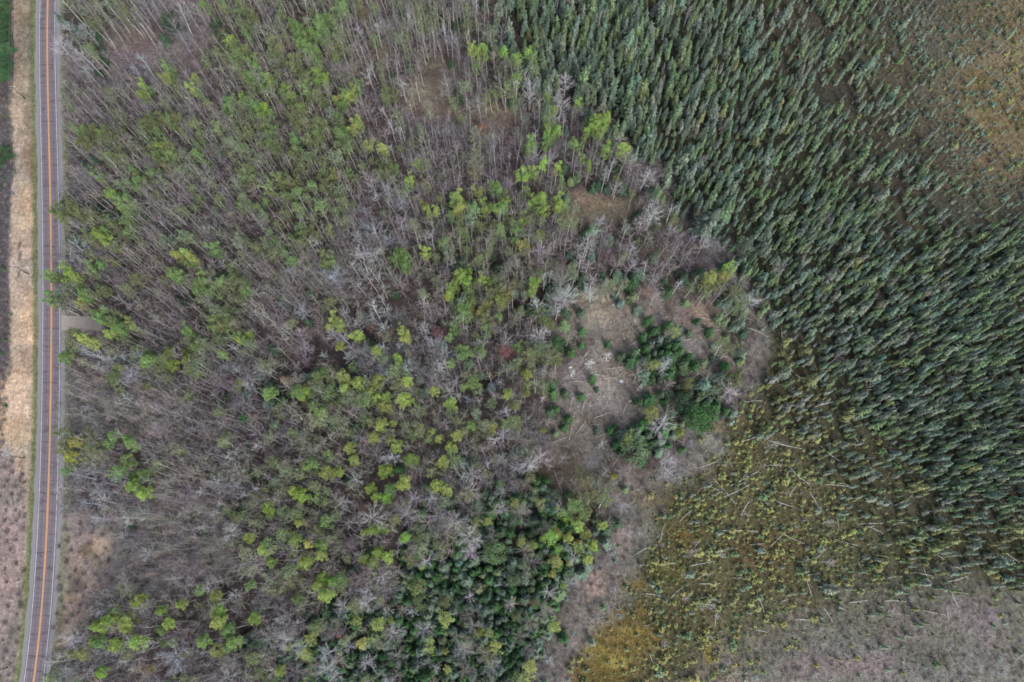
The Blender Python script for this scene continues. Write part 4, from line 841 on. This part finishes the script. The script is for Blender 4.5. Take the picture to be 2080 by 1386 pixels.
def log(k, u0, v0, u1, v1):
    (x0, y0), (x1, y1) = at(u0, v0), at(u1, v1); g = G(600 + k); x0, y0, x1, y1 = map(float, (x0, y0, x1, y1))
    L = math.hypot(x1 - x0, y1 - y0); mb = MB(); r = .055 + .006 * L
    e = bpy.data.objects.new("fallen_log", None); col.objects.link(e); e.location = (x0, y0, float(gz(x0, y0)))
    P = []; zt = float(gz(x1, y1)) - float(gz(x0, y0)); bow = g.normal(0, .03) * L; zr = .35 if u0 > 1500 else .3
    for i in range(6):
        t = i / 5; P.append((((x1 - x0) * t - (y1 - y0) / L * bow * math.sin(math.pi * t)), (y1 - y0) * t + (x1 - x0) / L * bow * math.sin(math.pi * t), zt * t + zr + .5 * t))
    mb.tube(P, [r * (1 - .6 * i / 5) for i in range(6)], (1, 1, 1), 7)
    V, T, C = mb.arr(); o = mk("stem", V, T, C, [M_WOOD], e)
    warm = k % 4 == 1; cl = (.34, .29, .24) if warm else (.44, .43, .41)
    if 19 < k % 50 < 25 or u0 > 1500: cl = (.46, .45, .42)
    o.color = (*cl, 1)
    mb = MB(); nb = 10 if k in (15, 3, 2, 8, 60) else 5; S0 = []; S1 = []
    for j in range(nb * 3):
        t = g.uniform(.35, 1); i = min(int(t * 5), 4); p = np.array(P[i]) + (np.array(P[i + 1]) - np.array(P[i])) * (t * 5 - i)
        dd = np.array([(x1 - x0) / L, (y1 - y0) / L, .1]) + g.normal(0, .8, 3); dd[2] = abs(dd[2]) * .4; dd /= np.linalg.norm(dd); S0.append(p); S1.append(p + dd * g.uniform(.4, 1.6))
    mb.spikes(S0, S1, .035, (1, 1, 1)); V, T, C = mb.arr(); o = mk("branch_stubs", V, T, C, [M_WOOD], e); o.color = (*cl, 1)
    place = "by the driveway" if u0 < 200 else ("in the clearing" if u0 < 1480 and v0 < 920 and u0 > 1060 else ("on the bog" if u0 > 1280 else "on the forest floor"))
    tag(e, where_label(f"{'brownish' if warm else 'grey-white'} fallen log", (u0 + u1) / 2, (v0 + v1) / 2), "fallen log", f"fallen logs lying {place}")
gl = G(77)
for q in range(75):
    if q < 50: a_, b_ = gl.uniform(1400, 2000), gl.uniform(880, 1240)
    else: a_, b_ = gl.uniform(1110, 1480), gl.uniform(620, 900)
    if LET[int(zone(a_, b_))] not in 'xvpcS': continue
    an = gl.choice([.45, -.5, .1, 1.2, -.2]) + gl.normal(0, .35); ln = gl.uniform(18, 52) if q < 50 else gl.uniform(14, 34)
    LOGS += f";{a_:.0f},{b_:.0f},{a_ + ln * math.cos(an):.0f},{b_ + ln * math.sin(an):.0f}"
k = 0
for tok in LOGS.replace("\n", ";").split(";"):
    log(k, *map(float, tok.split(","))); k += 1
# leaning dead tree with its limbs in the clearing
g = G(900); (x0, y0), (x1, y1) = at(1325, 891), at(1376, 838); x0, y0, x1, y1 = map(float, (x0, y0, x1, y1))
e = bpy.data.objects.new("dead_tree", None); col.objects.link(e); e.location = (x0, y0, float(gz(x0, y0)))
mb = MB(); d2 = np.array([x1 - x0, y1 - y0, 1.4]); P = [d2 * t + np.array([.3 * math.sin(5 * t), 0, .4]) for t in np.linspace(0, 1, 6)]
mb.tube(P, [.24, .2, .17, .13, .09, .04], (1, 1, 1), 7); o = mk("trunk", *mb.arr(), [M_WOOD], e); o.color = (.4, .38, .36, 1)
mb = MB(); S0 = []; S1 = []
for j in range(46):
    t = g.uniform(.3, 1); p = d2 * t + np.array([0, 0, .4]); q = d2 / np.linalg.norm(d2) + g.normal(0, .55, 3); q[2] = abs(q[2]); q /= np.linalg.norm(q); S0.append(p); S1.append(p + q * g.uniform(1.2, 3.4))
mb.spikes(S0, S1, .05, (1, 1, 1)); o = mk("limbs", *mb.arr(), [M_WOOD], e); o.color = (.42, .4, .38, 1)
tag(e, "toppled grey dead tree with many limbs between the two big clearing pines", "dead tree")
# ------------------------------------------------------------------ boulders
M_ROCK = plant_mat("rock", 0, .9, .35, 2.5)
def rock(u0, v0, rp, cl, lab):
    x0, y0 = at(u0, v0); x0, y0 = float(x0), float(y0); g = G(int(u0 * 7 + v0)); r = rp / 5.8
    import bmesh
    bm = bmesh.new(); bmesh.ops.create_icosphere(bm, subdivisions=2, radius=1)
    ax = g.uniform(.7, 1.25, 3) * np.array([1, 1, .7]); pl = g.normal(0, 1, (7, 3)); pl /= np.linalg.norm(pl, axis=1, keepdims=True)
    for vt in bm.verts:
        p = np.array(vt.co)
        for q in pl:
            dq = p @ q
            if dq > .72: p = p - q * (dq - .72)
        vt.co = p * ax * r + g.normal(0, .03 * r, 3)
    me = bpy.data.meshes.new("boulder"); bm.to_mesh(me); bm.free()
    a_ = me.attributes.new("Col", 'FLOAT_COLOR', 'POINT'); a_.data.foreach_set("color", np.ones(len(me.vertices) * 4, np.float32)); me.materials.append(M_ROCK)
    o = bpy.data.objects.new("boulder", me); col.objects.link(o); o.location = (x0, y0, float(gz(x0, y0)) + r * .25); o.color = (*cl, 1)
    tag(o, lab, "boulder", "boulders in the clearing")
rock(1262, 775, 4.5, (.36, .37, .40), "largest pale bluish boulder in the middle of the clearing")
rock(1158, 747, 3.5, (.36, .34, .33), "pale boulder at the clearing's left side below the frosty round fir")
for (a_, b_, r_) in [(1268, 688, 3), (1370, 779, 4), (1340, 812, 3), (1240, 655, 3), (1480, 669, 2.5), (1090, 911, 4), (1225, 806, 4), (1175, 826, 3), (1280, 815, 4), (1350, 790, 3), (1120, 842, 5), (1330, 690, 2.5), (1420, 715, 3),
                     (1200, 622, 3), (1245, 620, 4), (1190, 730, 3), (1210, 755, 2.5), (1305, 790, 3), (1240, 840, 2.5), (1400, 640, 3), (1445, 700, 3)]:
    rock(a_, b_, r_ * .8, (.28, .27, .26), where_label("small grey boulder", a_, b_))
# ------------------------------------------------------------------ white box beside the wood edge
def box(mb, c, s, colr, bev=.0):
    cx, cy, cz = c; a, b, d = (q / 2 for q in s)
    V = [(cx + i * a, cy + j * b, cz + k_ * d) for k_ in (-1, 1) for j in (-1, 1) for i in (-1, 1)]
    Fq = [(0, 2, 3, 1), (4, 5, 7, 6), (0, 1, 5, 4), (2, 6, 7, 3), (0, 4, 6, 2), (1, 3, 7, 5)]
    mb.add(V, [t for f in Fq for t in ((f[0], f[1], f[2]), (f[0], f[2], f[3]))], colr)
M_PAINT = plant_mat("painted_metal", 0, .5, .05, 4.0)
x0, y0 = map(float, at(209.5, 624.5)); e = bpy.data.objects.new("utility_box", None); col.objects.link(e); e.location = (x0, y0, float(gz(x0, y0))); e.rotation_euler = (0, 0, R(-8))
mb = MB(); box(mb, (.15, 0, .5), (1.3, 1.5, 1.0), (1, 1, 1)); o = mk("case", *mb.arr(), [M_PAINT], e); o.color = (.12, .14, .17, 1)
for s_ in (-1, 1):
    mb = MB(); V = [(-.45, s_ * .06, 1.22), (.5, s_ * .06, 1.22), (.5, s_ * .72, 1.06), (-.45, s_ * .72, 1.06)]; V += [(a, b, c - .06) for a, b, c in V]
    Fq = [(0, 1, 2, 3), (7, 6, 5, 4), (0, 4, 5, 1), (1, 5, 6, 2), (2, 6, 7, 3), (3, 7, 4, 0)]
    mb.add(V, [t for f in Fq for t in ((f[0], f[1], f[2]), (f[0], f[2], f[3]))], (1, 1, 1)); o = mk("lid", *mb.arr(), [M_PAINT], e); o.color = (.82, .86, .9, 1)
tag(e, "small white two-lidded box on the leaf litter right of the gravel driveway", "utility box")
# ------------------------------------------------------------------ utility poles and wires along the left verge
pb = [at(50, 200), at(56, 556), at(48, 931)]; pb = [(float(a), float(b)) for a, b in pb]
st_ = (pb[2][0] - pb[1][0], pb[2][1] - pb[1][1]); pb.append((pb[2][0] + st_[0] * 1.0 - 4.0, pb[2][1] + st_[1])); st0 = (pb[0][0] - pb[1][0], pb[0][1] - pb[1][1]); pb.insert(0, (pb[0][0] + st0[0], pb[0][1] + st0[1]))
HP = 8.6
plab = [None, "weathered wooden utility pole with crossarm, topmost of those on the left verge", "wooden utility pole with pale crossarm on the left verge opposite the leafing roadside aspens",
        "dark wooden utility pole on the left verge beside the whitish leafless tree", None]
for i, (a, b) in enumerate(pb):
    e = bpy.data.objects.new("utility_pole", None); col.objects.link(e); e.location = (a, b, float(gz(a, b)))
    mb = MB(); mb.tube([(0, 0, -.5), (0, 0, HP)], [.17, .11], (1, 1, 1), 8); o = mk("pole", *mb.arr(), [M_WOOD], e); o.color = (.09, .075, .07, 1)
    mb = MB(); box(mb, (0, .16, HP - .35), (2.4, .12, .14), (1, 1, 1)); o = mk("crossarm", *mb.arr(), [M_WOOD], e); o.color = (.5, .46, .42, 1)
    for s_ in (-1.05, 1.05, 0):
        mb = MB(); zt = HP - .28 if s_ else HP; mb.tube([(s_, .16 if s_ else 0, zt), (s_, .16 if s_ else 0, zt + .1), (s_, .16 if s_ else 0, zt + .2)], [.04, .07, .04], (1, 1, 1), 6)
        o = mk("insulator", *mb.arr(), [M_PAINT], e); o.color = (.6, .6, .6, 1)
    tag(e, plab[i] or ("wooden utility pole beyond the photo's top edge on the left verge" if i == 0 else "wooden utility pole at the photo's bottom left on the verge"), "utility pole", "utility poles along the left verge")
for s_, nm in ((-1.05, "left outer"), (1.05, "right outer"), (0, "middle")):
    mb = MB()
    for i in range(len(pb) - 1):
        A = np.array([pb[i][0] + s_, pb[i][1] + (.16 if s_ else 0), HP + (-.1 if s_ else .18)]); B = np.array([pb[i + 1][0] + s_, pb[i + 1][1] + (.16 if s_ else 0), HP + (-.1 if s_ else .18)])
        P = [A + (B - A) * t - np.array([0, 0, 1.1 * 4 * t * (1 - t)]) for t in np.linspace(0, 1, 13)]
        mb.tube(P, [.018] * 13, (1, 1, 1), 4)
    o = mk("overhead_wire", *mb.arr(), [M_PAINT]); o.color = (.3, .3, .32, 1)
    tag(o, f"{nm} thin grey wire strung between the utility poles along the verge", "overhead wire", "overhead wires along the verge")
print("OBJECTS", len(bpy.data.objects), "tris", sum(len(m.polygons) for m in bpy.data.meshes))
